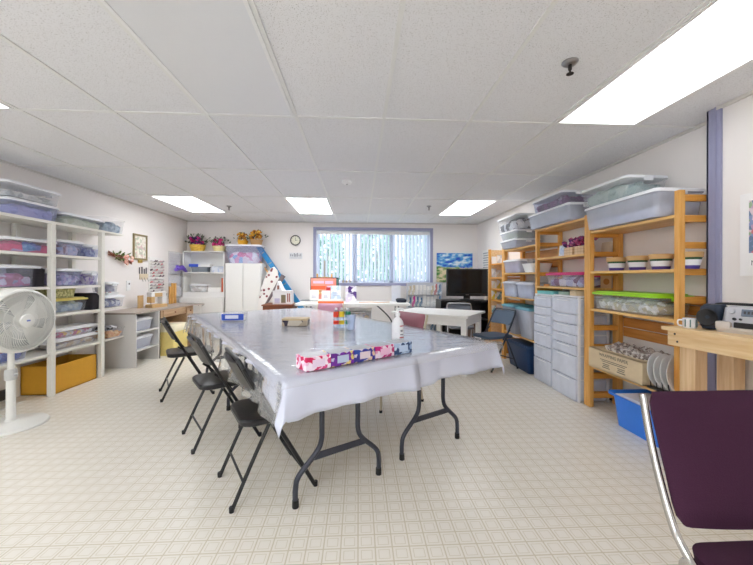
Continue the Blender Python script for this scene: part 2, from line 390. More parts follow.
lamp(6, -1, 'big lit ceiling panel nearest the right wall with poster', soft=1)
lamp(2, -1, 'unlit dull white ceiling panel above the near end of the long table', False)
lamp(-1, -1, 'lit ceiling panel cut off at the left edge above the fan', soft=2)
lamp(-1, 2, 'lit far ceiling panel above the desk by the left wall', soft=2)
lamp(2, 2, 'lit far ceiling panel just in front of the wall clock')
lamp(6, 2, 'lit far ceiling panel in front of the television corner', soft=2)
lamp(2, -3, 'added unseen lit ceiling panel behind the viewpoint in the middle of the room'); lamp(-1, -3, 'added unseen lit ceiling panel behind the viewpoint by the left wall', soft=2)  # both panels added out of view to raise the room's ambient light
def sprinkler(x, y, label):
    t = thing('fire_sprinkler', label, 'sprinkler', (x, y, ZC), 0, 'ceiling sprinklers')
    MB().lathe([(.04, 0), (.04, -.004), (.03, -.014), (.015, -.016)], seg=20).build('escutcheon', STEEL, t, True)
    MB().lathe([(.009, -.014), (.009, -.04), (.005, -.045), (.005, -.058), (.018, -.06), (.018, -.063)], seg=12).build('head', mat('sprinkler_brass', C(70, 64, 60), .4, .8), t, True)
sprinkler(1.085, 1.72, 'dark metal fire sprinkler beside the big lit ceiling panel')
sprinkler(-2.045, 5.53, 'small fire sprinkler on far ceiling between the two left lit panels')
sprinkler(1.093, 5.324, 'small fire sprinkler on far ceiling by the right lit panel')
t = thing('smoke_detector', 'round white smoke detector on the ceiling over the table', 'smoke detector', (-.14, 3.998, ZC))
MB().lathe([(.06, 0), (.06, -.02), (.045, -.035), (.02, -.038)], seg=24).build('housing', WHITE2, t, True)
MB().lathe([(.012, -.036), (.01, -.043)], seg=12).build('sensor', mat('sensor_grey', C(150, 150, 150), .5), t, True)
# ------------------------------------------------------------------ the long table: four folding tables under vinyl cloths
TA = math.radians(32.0); A = Vector((math.cos(TA), math.sin(TA), 0)); Bv = Vector((-math.sin(TA), math.cos(TA), 0))
O = Vector((-.325, 1.543, 0)); TW, TL, TH = .75, 1.575, .735
def uv(u, v, z=0): return O + A*u + Bv*v + Vector((0, 0, z))
TABLETOP = mat('table_laminate', C(206, 200, 190), .5)
def folding_table(label, u, v, group='folding tables under the cloths'):
    t = thing('folding_table', label, 'table', uv(u, v), TA, group)
    MB().box(-TW/2, TW/2, -TL/2, TL/2, TH-.03, TH, .006).build('tabletop', TABLETOP, t)
    for s in (-1, 1):
        y = s*(TL/2-.215); f = MB()
        for q in (-1, 1):
            f.tube(curve([(q*.265, y, .012), (q*.265, y, .10), (q*.245, y, .16), (q*.15, y, .25), (q*.118, y, .31), (q*.115, y, .42), (q*.115, y, TH-.03)], 5), .0145, 10)
        lf = f.build('leg_frame', GREYM, t, True)
        MB().box(-.165, .165, y-.008, y+.008, .215, .25, .004).build('stretcher', GREYM, lf)
        MB().tube([(-.10, y-s*.01, TH-.05), (.105, y-s*.01, .56)], .006, 6).tube([(0, y, .57), (0, y-s*.33, TH-.035)], .007, 6).build('brace', GREYM, lf)
        for q in (-1, 1): MB().lathe([(.017, 0), (.018, .005), (.017, .04)], q*.265, y, 12).build('foot_cap', BLACKP, lf)
    return t
u1, u2 = .405, 1.158
ft = folding_table('near left folding table with charcoal legs under the white cloth, tissue boxes on it', u1, TL/2+.01)
dup(ft, 'near right folding table with charcoal legs under the white cloth, pump bottle on it', uv(u2, TL/2+.06), TA)
dup(ft, 'far left folding table hidden under the white cloth, blue box on it', uv(u1, TL*1.5+.02), TA)
dup(ft, 'far right folding table hidden under the white cloth, paint pots on it', uv(u2, TL*1.5+.07), TA)
def cloth(name, u0, u1, v0, v1, drops, z, m, wave=.018, thick=.0015, taper=False):
    """vinyl cloth lying flat between u0..u1, v0..v1 and hanging down on the sides with a drop (left, right, near, far)"""
    dl, dr, dn, df = drops; bm = bmesh.new()
    def axis(a, b, d0, d1, k):
        s = [a-d0+d0*i/7 for i in range(7)] if d0 else []
        s += [a+(b-a)*i/k for i in range(k+1)]
        if d1: s += [b+d1*(i+1)/7 for i in range(7)]
        return s
    S = axis(u0, u1, dl, dr, 16); Tt = axis(v0, v1, dn, df, 60); V = {}
    for i, s in enumerate(S):
        for j, t_ in enumerate(Tt):
            es = max(u0-s, s-u1, 0); et = max(v0-t_, t_-v1, 0); su = -1 if s < u0 else 1; sv = -1 if t_ < v0 else 1
            u = min(max(s, u0), u1); v = min(max(t_, v0), v1)
            if es and et:
                fade = 1; r = math.hypot(es, et); k = .22*r; a = math.atan2(et, es); w = .02*math.sin(a*4)*r/.2
                u += su*(k*math.cos(a)+abs(w)*.5); v += sv*(k*math.sin(a)-w*.5); zz = z-.96*r
            elif es:
                fade = max(.06, 1-(v-v0)/.42) if (taper and su < 0) else 1
                u += su*(.006+wave*(es/.18)*(1+math.sin(v*19+su)+.5*math.sin(v*41))); zz = z-es*.99*fade
            elif et:
                v += sv*(.006+wave*(et/.18)*(1+math.sin(u*15+2)+.5*math.sin(u*37))); zz = z-et*.99*(1+.04*math.sin(u*9+1))
            else: zz = z + .0012*math.sin(u*23+v*7)*math.sin(v*17-u*5)
            V[i, j] = bm.verts.new(A*u + Bv*v + Vector((0, 0, zz)))
    for i in range(len(S)-1):
        for j in range(len(Tt)-1):
            bm.faces.new((V[i, j], V[i+1, j], V[i+1, j+1], V[i, j+1]))
    me = bpy.data.meshes.new(name); bm.to_mesh(me); bm.free(); me.materials.append(m); me.shade_smooth()
    o = bpy.data.objects.new(name, me); COL.objects.link(o); o.location = O
    sd = o.modifiers.new('thick', 'SOLIDIFY'); sd.thickness = thick; sd.offset = 1
    return o
VW = mat('white_vinyl_cloth', C(206, 209, 225), .28, var=.02, scale=6, bump=.5, spec=.5)
tag(cloth('tablecloth', -.005, .765, -.012, 3.19, (.17, 0, .165, .02), TH+.004, VW, taper=True), 'white vinyl tablecloth over the left tables with a hanging front corner', 'tablecloth', 'white vinyl tablecloths')
tag(cloth('tablecloth', .745, 1.535, .02, 3.24, (.01, .16, .17, .02), TH+.008, VW), 'white vinyl tablecloth over the right tables with the pointed right corner', 'tablecloth', 'white vinyl tablecloths')
tag(cloth('vinyl_cover', -.02, 1.545, -.02, 3.255, (.2, .06, .035, .15), TH+.012, VINYL, thick=.001), 'clear vinyl cover over the white cloth hanging down beside the black folding chairs', 'table cover')
ZT = TH+.0145
# ------------------------------------------------------------------ black folding chairs
def folding_chair(name, label, fm, sm, loc, rz, group):
    """faces local +x; origin under the middle"""
    t = thing(name, label, 'chair', loc, rz, group)
    f = MB()
    for s in (-1, 1):
        y = s*.205
        f.tube(curve([(.225, y, .01), (.075, y*.99, .28), (-.065, y*.97, .53), (-.165, y*.95, .725)], 4) , .0115, 8)
    f.tube(curve([(-.165, -.195, .725), (-.181, -.18, .758), (-.186, -.14, .768), (-.186, .14, .768), (-.181, .18, .758), (-.165, .195, .725)], 4), .0115, 8)
    fr = f.build('front_frame', fm, t, True)
    MB().tube([(.17, -.2, .10), (.17, .2, .10)], .008, 8).build('crossbar', fm, fr)
    for s in (-1, 1):
        MB().tube(curve([(-.215, s*.185, .01), (-.12, s*.184, .22), (-.03, s*.183, .405)], 4), .0105, 8).build('rear_leg', fm, t, True)
        MB().tube(curve([(.03, s*.186, .39), (-.02, s*.188, .46), (-.085, s*.19, .515)], 4), .008, 6).build('hinge_arm', fm, t, True)
    MB().tube([(-.16, -.183, .13), (-.16, .183, .13)], .007, 8).build('rear_crossbar', fm, t)
    # seat pad
    MB().loft([(.405, .39, .35, .06, .04), (.41, .42, .37, .07, .04), (.432, .425, .375, .075, .04), (.441, .41, .36, .07, .04), (.445, .35, .30, .06, .04)]).build('seat', sm, t, True)
    # curved backrest panel
    bk = MB(); P = []
    for k in range(9):
        y = -.18+.36*k/8; P.append((y, -.028*(1-(y/.18)**2)))
    vs = {}
    for side, off in ((0, 0), (1, -.018)):
        for k, (y, dx) in enumerate(P):
            for h in range(5):
                z = .575+.175*h/4; yy = y*(1 if h not in (0, 4) else .93)
                vs[side, k, h] = bk.bm.verts.new((-.078-(z-.53)*.52+dx+off+.016, yy, z))
    for side in (0, 1):
        for k in range(8):
            for h in range(4): bk.bm.faces.new((vs[side, k, h], vs[side, k+1, h], vs[side, k+1, h+1], vs[side, k, h+1]))
    for k in range(8):
        for h in (0, 4): bk.bm.faces.new((vs[0, k, h], vs[0, k+1, h], vs[1, k+1, h], vs[1, k, h]))
    for h in range(4):
        for k in (0, 8): bk.bm.faces.new((vs[0, k, h], vs[0, k, h+1], vs[1, k, h+1], vs[1, k, h]))
    bk.build('backrest', sm, t, True)
    for s in (-1, 1):
        for x, y in ((.23, s*.205), (-.218, s*.185)):
            MB().lathe([(.0125, 0), (.0135, .025), (.012, .028)], x, y, 10).build('foot_cap', BLACKP, t)
    return t
G = 'black folding chairs along the long table'
c1 = folding_chair('folding_chair', 'nearest black folding chair, partly under the front corner of the cloth', BLACK, BLACKV, (-.547, 2.055, 0), math.radians(30), G)
dup(c1, 'middle black folding chair along the left side of the long table', (-1.045, 2.665, 0), math.radians(35))
dup(c1, 'farthest black folding chair of the row, near the yellow storage box', (-1.785, 3.655, 0), math.radians(31))
BLUEM = mat('slate_blue_metal', C(70, 88, 112), .4, .1, var=.05); BLUEV = mat('slate_blue_vinyl', C(66, 86, 110), .5, var=.06)
folding_chair('folding_chair', 'slate blue folding chair in front of the wooden shelves', mat('dark_blue_frame', C(44, 52, 66), .4), BLUEV, (1.82, 4.52, 0), math.radians(200), 'other folding chairs')
folding_chair('folding_chair', 'folding chair with pale metal back in front of the television stand', STEEL, mat('grey_seat', C(96, 100, 110), .5), (1.62, 5.40, 0), math.radians(262), 'other folding chairs')
# ------------------------------------------------------------------ upholstered stacking chairs
def stack_chair(label, loc, rz, um, fm, group=None, w=.46, top=.86):
    """faces local -y"""
    t = thing('stacking_chair', label, 'chair', loc, rz, group)
    for s in (-1, 1):
        x = s*(w/2+.012)
        f = MB().tube(curve([(x, .30, top-.012), (x, .265, .70), (x, .215, .56), (x, .175, .49), (x, .10, .445), (x, -.08, .43), (x, -.22, .428), (x, -.245, .40), (x, -.25, .30), (x, -.26, .012)], 6), [.0105]*55, 10)
        f.build('side_frame', fm, t, True)
        MB().tube(curve([(x, .12, .44), (x, .17, .36), (x, .235, .012)], 5), .0115, 10).build('rear_leg', fm, t, True)
        MB().lathe([(.027, -.004), (.03, 0), (.027, .004)], seg=20, M=Matrix.Translation((x-s*.004, .155, .432)) @ Matrix.Rotation(PI/2, 4, 'Y')).build('ganging_disc', fm, t, True)
        for y in (-.26, .235): MB().lathe([(.014, 0), (.015, .02), (.0135, .022)], x, y, 10).build('glide', BLACKP, t)
    MB().tube([(-w/2-.018, -.20, .425), (w/2+.018, -.20, .425)], .009, 8).tube([(-w/2-.018, .10, .435), (w/2+.018, .10, .435)], .009, 8).build('seat_rail', fm, t)
    bk = MB(); nx, nz = 14, 12; vs = {}
    z0, z1 = .520, top-.004
    for side in (0, 1):
        for i in range(nx+1):
            for k in range(nz+1):
                a = -1+2*i/nx; b = -1+2*k/nz
                x = a*(w/2+.004); z = z0+(z1-z0)*(k/nz)
                if side == 0 or True:
                    cr = max(0, abs(a)-.9)/.1; x -= math.copysign(.018*cr*max(0, abs(b)-.8)/.2, a)
                if k == 0: z += .012*(a*a) - .006
                yb = .192+(z-.53)*.31
                th = .024*(1-abs(a)**8)*(1-abs(b)**8)+.004
                vs[side, i, k] = bk.bm.verts.new((x, yb+(-th if side == 0 else th), z))
    for side in (0, 1):
        for i in range(nx):
            for k in range(nz): bk.bm.faces.new((vs[side, i, k], vs[side, i+1, k], vs[side, i+1, k+1], vs[side, i, k+1]))
    for i in range(nx):
        for k in (0, nz): bk.bm.faces.new((vs[0, i, k], vs[0, i+1, k], vs[1, i+1, k], vs[1, i, k]))
    for k in range(nz):
        for i in (0, nx): bk.bm.faces.new((vs[0, i, k], vs[0, i, k+1], vs[1, i, k+1], vs[1, i, k]))
    bk.build('backrest', um, t, True)
    MB().loft([(.43, w-.03, .40, .06, 0, -.03), (.44, w, .44, .07, 0, -.03), (.46, w+.004, .445, .075, 0, -.03), (.478, w-.002, .44, .06, 0, -.028), (.486, w-.03, .41, .05, 0, -.028)], cn=6).build('seat', um, t, True)
    return t
stack_chair('plum upholstered stacking chair with chrome frame in the right foreground', (1.103, .70, 0), 0, PURPLE, CHROME)
MG = 'mauve stacking chairs'
TANM = mat('tan_metal', C(198, 186, 160), .4)
stack_chair('mauve stacking chair beside the pump bottle, right of the long table', (.30, 3.36, 0), TA-PI/2, MAUVE, TANM, MG, w=.42, top=.84)
stack_chair('mauve stacking chair at the far end, in front of the orange poster', (-.50, 5.42, 0), math.radians(-8), mat('pale_mauve', C(176, 128, 146), .55), TANM, MG, w=.40, top=.77)
# ------------------------------------------------------------------ things on the long table
def on(px, py): return atz(px, py, ZT)
TB = [('pink', 'pink and white tissue box, leftmost of the row on the table', [C(214, 40, 96), C(240, 200, 222), C(226, 84, 142), C(246, 232, 240)], 'white_pink_side'),
      ('purple', 'purple and yellow tissue box, second from the left in the row', [C(104, 42, 140), C(196, 190, 214), C(232, 206, 120), C(120, 50, 160)], ''),
      ('blue', 'blue and peach tissue box in the middle of the row', [C(60, 84, 170), C(214, 200, 210), C(228, 196, 160), C(70, 60, 150)], ''),
      ('magenta', 'magenta patterned tissue box, fourth from the left in the row', [C(204, 44, 130), C(226, 160, 190), C(196, 60, 120), C(236, 216, 226)], ''),
      ('pale', 'pale blue tissue box at the right end of the row', [C(176, 196, 220), C(206, 216, 232), C(160, 180, 206), C(60, 80, 120)], '')]
p0 = on(306, 372.5); p1 = on(412.5, 352.5); ax = (p1-p0); Lr = ax.length; ax.normalize(); rz = math.atan2(ax.y, ax.x); nrm = Vector((-ax.y, ax.x, 0))
bl = Lr/5
for k, (nm, lab, cols, _) in enumerate(TB):
    c = p0 + ax*(bl*(k+.5)) + nrm*.058
    t = thing('tissue_box', lab, 'tissue box', (c.x, c.y, ZT), rz, 'tissue boxes in a row on the table')
    hw = bl/2-.0015
    MB().box(-hw, hw, -.055, .055, 0, .066, .003).build('carton', patches('tissue_'+nm, cols, 46, .5), t)
    MB().loft([(.066, bl-.012, .098, .02), (.0672, bl-.012, .098, .02)], cn=6).build('opening', clear('film_window', body=C(230, 232, 240), fac=.7), t)
    MB().box(-hw*.5, hw*.5, -.0562, -.055, .015, .052).build('front_label', mat('tissue_label_'+nm, [C(236, 214, 232), C(188, 200, 220), C(226, 210, 214), C(238, 190, 214), C(196, 212, 234)][k], .5), t)
# pump bottle
p = on(397.5, 344.5); t = thing('pump_bottle', 'white pump bottle of hand sanitizer standing on the long table', 'bottle', (p.x, p.y, ZT), rz)
MB().lathe([(.036, 0), (.04, .006), (.04, .135), (.036, .155), (.026, .172), (.014, .182), (.013, .195)], seg=28).build('bottle', mat('bottle_white', C(240, 240, 242), .25), t, True)
cp = MB().lathe([(.017, .192), (.017, .212), (.008, .215), (.006, .235)], seg=16).build('pump_collar', WHITE2, t, True)
MB().box(-.016, .016, -.009, .009, .233, .245, .003).tube([(0, 0, .24), (.022, -.022, .238), (.03, -.03, .228)], .005, 8).build('nozzle', WHITE2, cp)
RED = mat('red_ink', C(190, 50, 70), .6)
pr = MB()
for w_, z in ((.03, .128), (.034, .052), (.026, .034)): pr.box(-w_/2, w_/2, -.0412, -.0395, z-.003, z+.003)
pr.build('red_print', RED, t)
pr = MB()
for w_, z in ((.02, .10), (.016, .093), (.024, .072), (.036, .018)): pr.box(-w_/2, w_/2, -.0412, -.0395, z-.002, z+.002)
pr.build('grey_print', INK, t)
# three little paint pots stacked, clear cup, boxes
for k, (cname, col, dx) in enumerate((('red', C(226, 60, 30), -.062), ('yellow', C(240, 206, 50), -.012), ('green', C(20, 128, 84), .044))):
    pp = on(343, 327.2); c = Vector((pp.x+dx, pp.y+.005*k, 0))
    t = thing('paint_bottle', f'small clear paint bottle with {cname} bands, beside the clear cup', 'paint bottle', (c.x, c.y, ZT), 0, 'paint bottles on the long table')
    MB().lathe([(.023, 0), (.024, .004), (.024, .142), (.014, .152), (.010, .155)], seg=18).build('bottle', CUPG, t, True)
    pm = mat('paint_'+cname, col, .4)
    MB().lathe([(.0245, .092), (.0245, .142)], seg=18).build('upper_band', pm, t, True)
    MB().lathe([(.0245, .028), (.0245, .062)], seg=18).build('lower_band', pm, t, True)
    MB().lathe([(.011, .154), (.011, .172), (.006, .175)], seg=14).build('cap', WHITE2, t, True)
p = on(351, 329.5); t = thing('clear_cup', 'clear plastic cup standing on the long table', 'cup', (p.x, p.y, ZT))
MB().lathe([(.028, 0), (.030, .003), (.034, .06), (.042, .122), (.044, .125), (.042, .125), (.038, .10), (.032, .06), (.027, .006)], seg=24).build('body', CUPG, t, True)
p = on(234, 320.5); t = thing('open_tray', 'clear box with blue front label on the far left of the long table', 'box', (p.x, p.y, ZT), math.radians(6))
MB().loft([(0, .24, .15, .01), (.085, .25, .16, .012)], (True, False)).build('body', TUB, t)
lb = MB().box(-.10, .11, -.0795, -.0755, .012, .075).build('front_label', mat('label_blue', C(40, 80, 186), .5), t); MB().box(-.065, .06, -.0805, -.079, .028, .062).build('label_panel', mat('label_white', C(222, 226, 238), .5), lb)
tag(MB().box(-.10, .10, -.055, .055, 0, .04, .004).build('paper_stack', PAPER), 'white papers inside the clear box with blue label', 'paper', None, (p.x, p.y, ZT+.003), math.radians(6))
p = on(296, 325); t = thing('craft_box', 'tan box with dark patterned side in the middle of the long table', 'box', (p.x, p.y, ZT), math.radians(-2))
MB().box(-.115, .115, -.07, .07, 0, .05, .002).build('box', patches('dark_side', [C(70, 62, 76), C(200, 190, 176), C(40, 38, 60), C(176, 160, 140)], 16, .6), t)
MB().box(-.117, .117, -.072, .072, .05, .068, .002).build('lid', mat('tan_lid', C(204, 182, 146), .6), t)
# ------------------------------------------------------------------ storage bins and what they hold
WLID = mat('white_lid', C(236, 237, 240), .4, var=.02)
def bin_(label, x0, x1, y0, y1, z, h, m=TUB, lid=WLID, group=None, name='storage_bin', taper=.018, latch=True, rim=True, rz=0):
    cx, cy = (x0+x1)/2, (y0+y1)/2; w, d = abs(x1-x0), abs(y1-y0)
    t = thing(name, label, 'storage bin', (cx, cy, z), rz, group)
    lh = .022 if lid else 0; hb = h-lh
    r = min(.03, w*.15, d*.15); wi, di = w-.024, d-.024
    lv = [(0, wi-2*taper, di-2*taper, r), (.006, wi-2*taper+.006, di-2*taper+.006, r), (hb-.014, wi, di, r)]
    if rim: lv += [(hb-.013, w-.006, d-.006, r+.006), (hb, w-.004, d-.004, r+.006), (hb-.001, w-.026, d-.026, r)]
    MB().loft(lv, (True, False)).build('body', m, t, True)
    if lid:
        MB().loft([(hb-.008, w, d, r+.008), (hb+.006, w, d, r+.008), (hb+.012, w-.012, d-.012, r+.006), (hb+.013, w-.05, d-.05, r), (h, w-.056, d-.056, r)]).build('lid', lid, t, True)
        if latch:
            long_y = d > w
            for s in (-1, 1):
                l = MB()
                if long_y: l.box(-.035, .035, s*d/2-.006*s, s*(d/2+.008), hb-.03, hb+.006, .002)
                else: l.box(s*w/2-.006*s, s*(w/2+.008), -.035, .035, hb-.03, hb+.006, .002)
                l.build('latch', lid, t)
    return t
def stuff_in(label, x0, x1, y0, y1, z, h, cols, scale=20, n=3, name='fabric_bundle', group=None, cat='fabric'):
    """folded goods lying inside a bin"""
    w, d = (x1-x0)*1.03, (y1-y0)*1.03; b = MB(); cx, cy = (x0+x1)/2, (y0+y1)/2
    hb = h*.72
    b.loft([(0, w*.86, d*.9, .02), (hb*.3, w*.94, d*.97, .03), (hb*.8, w*.97, d, .035), (hb, w*.82, d*.9, .03)])
    for k in range(5*n):
        r = h*random.uniform(.20, .34); rx = min(r*random.uniform(1.2, 2.0), w*.3); ry = min(r*random.uniform(1.4, 2.6), d*.25)
        b.ball(random.uniform(-1, 1)*(w/2-rx), random.uniform(-1, 1)*(d/2-ry), hb-r*.15, r, 2, rx/r, ry/r, 1, .04)
    for k in range(4*n):   # bulges pressed against the sides
        r = h*.16; q = random.choice((-1, 1))
        if random.random() < .7: b.ball(q*(w/2-r*.45), random.uniform(-.42, .42)*d, random.uniform(.3, .6)*h, r, 2, .5, 1.8, 1.2, .04)
        else: b.ball(random.uniform(-.4, .4)*w, q*(d/2-r*.45), random.uniform(.3, .6)*h, r, 2, 1.8, .5, 1.2, .04)
    key = 'fab_'+'_'.join(str(round(c[0]*255)) + str(round(c[2]*255)) for c in cols)+str(scale)
    o = b.build(name, patches(key, cols, scale, .85), None, True)
    return tag(o, label, cat, group, (cx, cy, z+.008))
def filled(label, x0, x1, y0, y1, z, h, cols, clabel, m=TUB, lid=WLID, fill=.95, scale=20, n=3, **k):
    b = bin_(label, x0, x1, y0, y1, z, h, m, lid, **k); tp = k.get('taper', .018) + .022
    stuff_in(clabel, x0+tp, x1-tp, y0+tp, y1-tp, z, (h-.03)*fill, cols, scale, n, group=None)
    return b
# ------------------------------------------------------------------ left: white shelf unit
LF_ = -3.06; LB = -3.425
ZL = [.43, .81, 1.095, 1.42, 1.745]
t = thing('white_shelf_unit', 'tall white open shelving along the left wall', 'shelf unit', (0, 0, 0))
for y in (2.60, 3.59, 4.255):
    for x in (LF_, LB+.03): MB().box(x-.022, x+.022, y-.025, y+.025, 0, 1.719, .002).build('post', CREAM, t)
for i, z in enumerate(ZL):
    MB().box(LB+.005, LF_+(.024 if i == 4 else .008), 2.55, 4.30 if i not in (1,) else 4.68, z-.026, z, .002).build('shelf_board', CREAM, t)
for z in (ZL[0], 1.745):
    MB().box(LB+.012, LF_+.01, 4.30, 4.635, z-.02, z, .002).build('end_shelf', CREAM, t)
X0, X1 = LB+.055, LF_-.026
yl = lambda px, py, X=LF_-.02: atx(px, py, X).y
G1 = 'bins on the left white shelves'
LIL = [C(176, 168, 206), C(160, 160, 204), C(190, 184, 214)]
filled('long clear bin of lilac fabric, lower of the two stacked on the left shelving top', X0, X1, yl(10, 200), yl(62, 212), 1.747, .165, LIL, 'lilac fabric in the lower long bin on the left shelving top', TUBB, scale=8, group=G1)
filled('long clear bin of grey things, upper of the two stacked on the left shelving top', X0, X1, yl(9, 185), yl(64, 200), 1.915, .15, [C(196, 198, 200), C(160, 164, 168), C(214, 214, 214)], 'grey and white goods in the upper long bin on the left shelving top', TUB, fill=.6, group=G1)
filled('clear bin of pale green fabric on the left shelving top beside the stacked bins', X0, X1, yl(65, 215), yl(107, 222), 1.747, .135, [C(206, 212, 196), C(190, 198, 176), C(216, 220, 210)], 'pale green fabric in the bin on top of the left shelving', TUB, scale=9, group=G1)
filled('blue-grey bin at the far end of the left shelving top', LB+.02, LF_+.02, 4.29, 4.67, 1.747, .17, [C(120, 140, 160), C(150, 168, 184), C(96, 120, 140)], 'blue-grey fabric in the far bin on the left shelving top', TUB, None, scale=26, group=G1)
filled('clear white-lidded bin of blue and pink fabric on the second shelf, left of post', X0, X1, yl(9, 240), yl(60, 250), 1.422, .135, [C(90, 140, 206), C(216, 70, 130), C(120, 130, 214), C(190, 170, 220)], 'blue and pink fabric in the left white-lidded bin', TUB, fill=.95, scale=7, n=4, group=G1)
filled('clear bin of flowery fabric on the second shelf from the top, right of post', X0, X1, yl(61, 245), yl(86.5, 250), 1.422, .165, [C(150, 110, 120), C(190, 190, 214), C(170, 180, 208), C(206, 196, 210)], 'flowery fabric in the right bin on the second shelf', TUBB, fill=.95, scale=30, group=G1)
filled('narrow clear bin of blue print fabric at the end of the second shelf', X0, X1, yl(87.5, 245), yl(103, 250), 1.422, .145, [C(130, 140, 190), C(176, 186, 214), C(110, 116, 170)], 'blue print fabric at the end of the second shelf', TUBB, fill=.95, scale=30, n=2, group=G1)
filled('clear bin of plum and grey fabric on the third shelf above the fan', X0, X1, yl(4, 265), yl(44, 270), 1.097, .205, [C(196, 110, 150), C(150, 140, 170), C(206, 190, 206), C(176, 90, 120)], 'plum and grey fabric in the bin above the fan', TUBB, fill=.7, scale=16, group=G1)
tag(MB().loft([(0, .26, .11, .02), (.17, .28, .12, .03), (.19, .22, .08, .03)]).build('fabric_bag', mat('black_fabric', C(38, 34, 40), .9), None, True), 'black fabric bag on the third shelf beside the plum fabric bin', 'bag', None, (-3.22, 3.50, 1.096))
filled('clear bin of purple floral fabric on the third shelf from the top, right of post', X0, X1, yl(59.5, 270), yl(85, 275), 1.097, .185, [C(160, 150, 196), C(206, 206, 220), C(120, 116, 160), C(190, 170, 200)], 'purple floral fabric on the third shelf', TUBB, fill=.95, scale=26, group=G1)
filled('narrow clear bin of violet rose fabric at the end of the third shelf', X0, X1, yl(86, 270), yl(102, 275), 1.097, .165, [C(140, 100, 180), C(206, 180, 206), C(120, 80, 150), C(216, 196, 206)], 'violet rose fabric at the end of the third shelf', TUBB, fill=.95, scale=26, n=2, group=G1)
YEL = mat('pale_yellow_lid', C(232, 214, 120), .45)
filled('clear bin with pale yellow lid on the fourth shelf from the top', X0, LF_-.04, yl(46, 300, -3.1), yl(90, 305, -3.1), .812, .155, [C(150, 170, 190), C(180, 190, 196), C(120, 140, 160)], 'grey blue fabric in the yellow-lidded bin', TUB, YEL, scale=20, group=G1)
t = thing('woven_basket', 'olive patterned basket on top of the yellow-lidded bin', 'basket', (-3.23, 3.80, .969))
MB().loft([(0, .24, .28, .03), (.10, .26, .31, .03), (.10, .235, .285, .03), (.03, .22, .26, .03)], (True, True)).build('basket', patches('olive', [C(168, 164, 110), C(196, 190, 140), C(140, 140, 90)], 60, .8), t, True)
tag(MB().loft([(0, .26, .16, .02), (.16, .27, .17, .03), (.19, .2, .1, .03)]).build('fabric_bag', MATS['black_fabric'], None, True), 'black bag at the end of the fourth shelf from the top', 'bag', None, (-3.2, 4.20, .812))
tag(MB().loft([(0, .28, .30, .02), (.2, .28, .3, .03), (.22, .2, .22, .03)]).build('fabric_bag', mat('olive_fabric', C(92, 88, 70), .9), None, True), 'dark olive bag on the fourth shelf behind the fan', 'bag', None, (-3.22, 3.33, .812))
filled('clear bin of fabric with white lid, upper of the two stacked on the bottom shelf', X0, X1, yl(58, 330), yl(100.5, 330), .545, .105, [C(230, 196, 120), C(196, 120, 150), C(170, 170, 190), C(210, 210, 216)], 'bright scraps in the upper stacked bin of the bottom shelf', TUB, fill=.85, scale=24, n=4, group=G1)
filled('clear bin of scraps with white lid, lower of the two stacked on the bottom shelf', X0, X1, yl(58, 347), yl(100.5, 342), .432, .112, [C(190, 186, 190), C(206, 200, 190), C(150, 150, 160), C(196, 176, 150)], 'grey scraps in the lower stacked bin of the bottom shelf', TUB, fill=.85, scale=24, n=4, group=G1)
filled('clear bin of orange fabric at the end of the bottom shelf beside the desk', X0, LF_+.05, 4.335, 4.63, .432, .12, [C(228, 176, 110), C(236, 200, 150), C(216, 150, 90)], 'orange fabric in the bin beside the desk', TUB, None, fill=.9, scale=20, n=2, group=G1)
tag(MB().loft([(0, .24, .2, .04), (.03, .26, .22, .05), (.05, .2, .15, .05)]).build('fabric_bundle', patches('bw_fabric', [C(60, 60, 64), C(214, 214, 216), C(150, 150, 156)], 24), None, True), 'black and white fabric lying on the orange fabric bin', 'fabric', None, (-3.20, 4.47, .53))
filled('blue and red packed bin on the bottom shelf behind the fan', X0, X1, 2.72, 3.42, .432, .13, [C(60, 90, 170), C(190, 50, 70), C(120, 140, 200), C(70, 50, 110)], 'blue and red fabric behind the fan', TUBB, None, fill=.98, scale=14, n=4, group=G1)
filled('clear bin of blue fabric on the fourth shelf end above the desk', X0, LF_+.03, 4.30, 4.66, .812, .15, [C(110, 120, 170), C(190, 196, 214), C(80, 90, 140)], 'blue fabric in the bin above the desk', TUB, fill=.9, scale=26, n=2, group=G1)
t = thing('white_tray', 'white tray with dark trinkets on the blue fabric bin', 'tray', (-3.19, 4.48, .963)); MB().loft([(0, .22, .18, .02), (.035, .25, .21, .02), (.03, .22, .18, .02), (.008, .2, .16, .02)]).build('tray', WHITE2, t, True)
tag(MB().ball(0, 0, .02, .02).ball(.05, .03, .018, .018).ball(-.05, -.02, .02, .02).ball(.03, -.05, .02, .02).build('trinkets', patches('trinket', [C(50, 46, 50), C(190, 60, 60), C(200, 200, 204)], 60), None, True), 'dark trinkets lying in the white tray on the left shelves', 'trinkets', None, (-3.19, 4.48, .972))
filled('small white-lidded box topmost of the stack at the end of the left shelves', -3.30, -3.07, 4.38, 4.60, 1.0, .13, [C(170, 170, 190), C(200, 200, 206), C(150, 150, 170)], 'grey cards in the small topmost box', TUB, scale=24, n=2, taper=.01)
# cardboard box on the floor under the shelves
t = thing('cardboard_box', 'open golden cardboard box on the floor under the left shelves', 'box', (-3.235, 3.74, 0))
w, d, h = .32, .57, .285
MB().box(-w/2, w/2, -d/2, -d/2+.008, 0, h).box(-w/2, w/2, d/2-.008, d/2, 0, h).box(-w/2, -w/2+.008, -d/2, d/2, 0, h).box(w/2-.008, w/2, -d/2, d/2, 0, h).box(-w/2, w/2, -d/2, d/2, 0, .008).build('box', CARDY, t)
t.location = (-3.235, 3.92, 0)
tag(MB().box(-.12, .12, -.25, .25, 0, .2, .01).build('dark_goods', mat('dark_goods', C(70, 60, 60), .8)), 'dark goods inside the open golden cardboard box', 'goods', None, (-3.235, 3.92, .009))
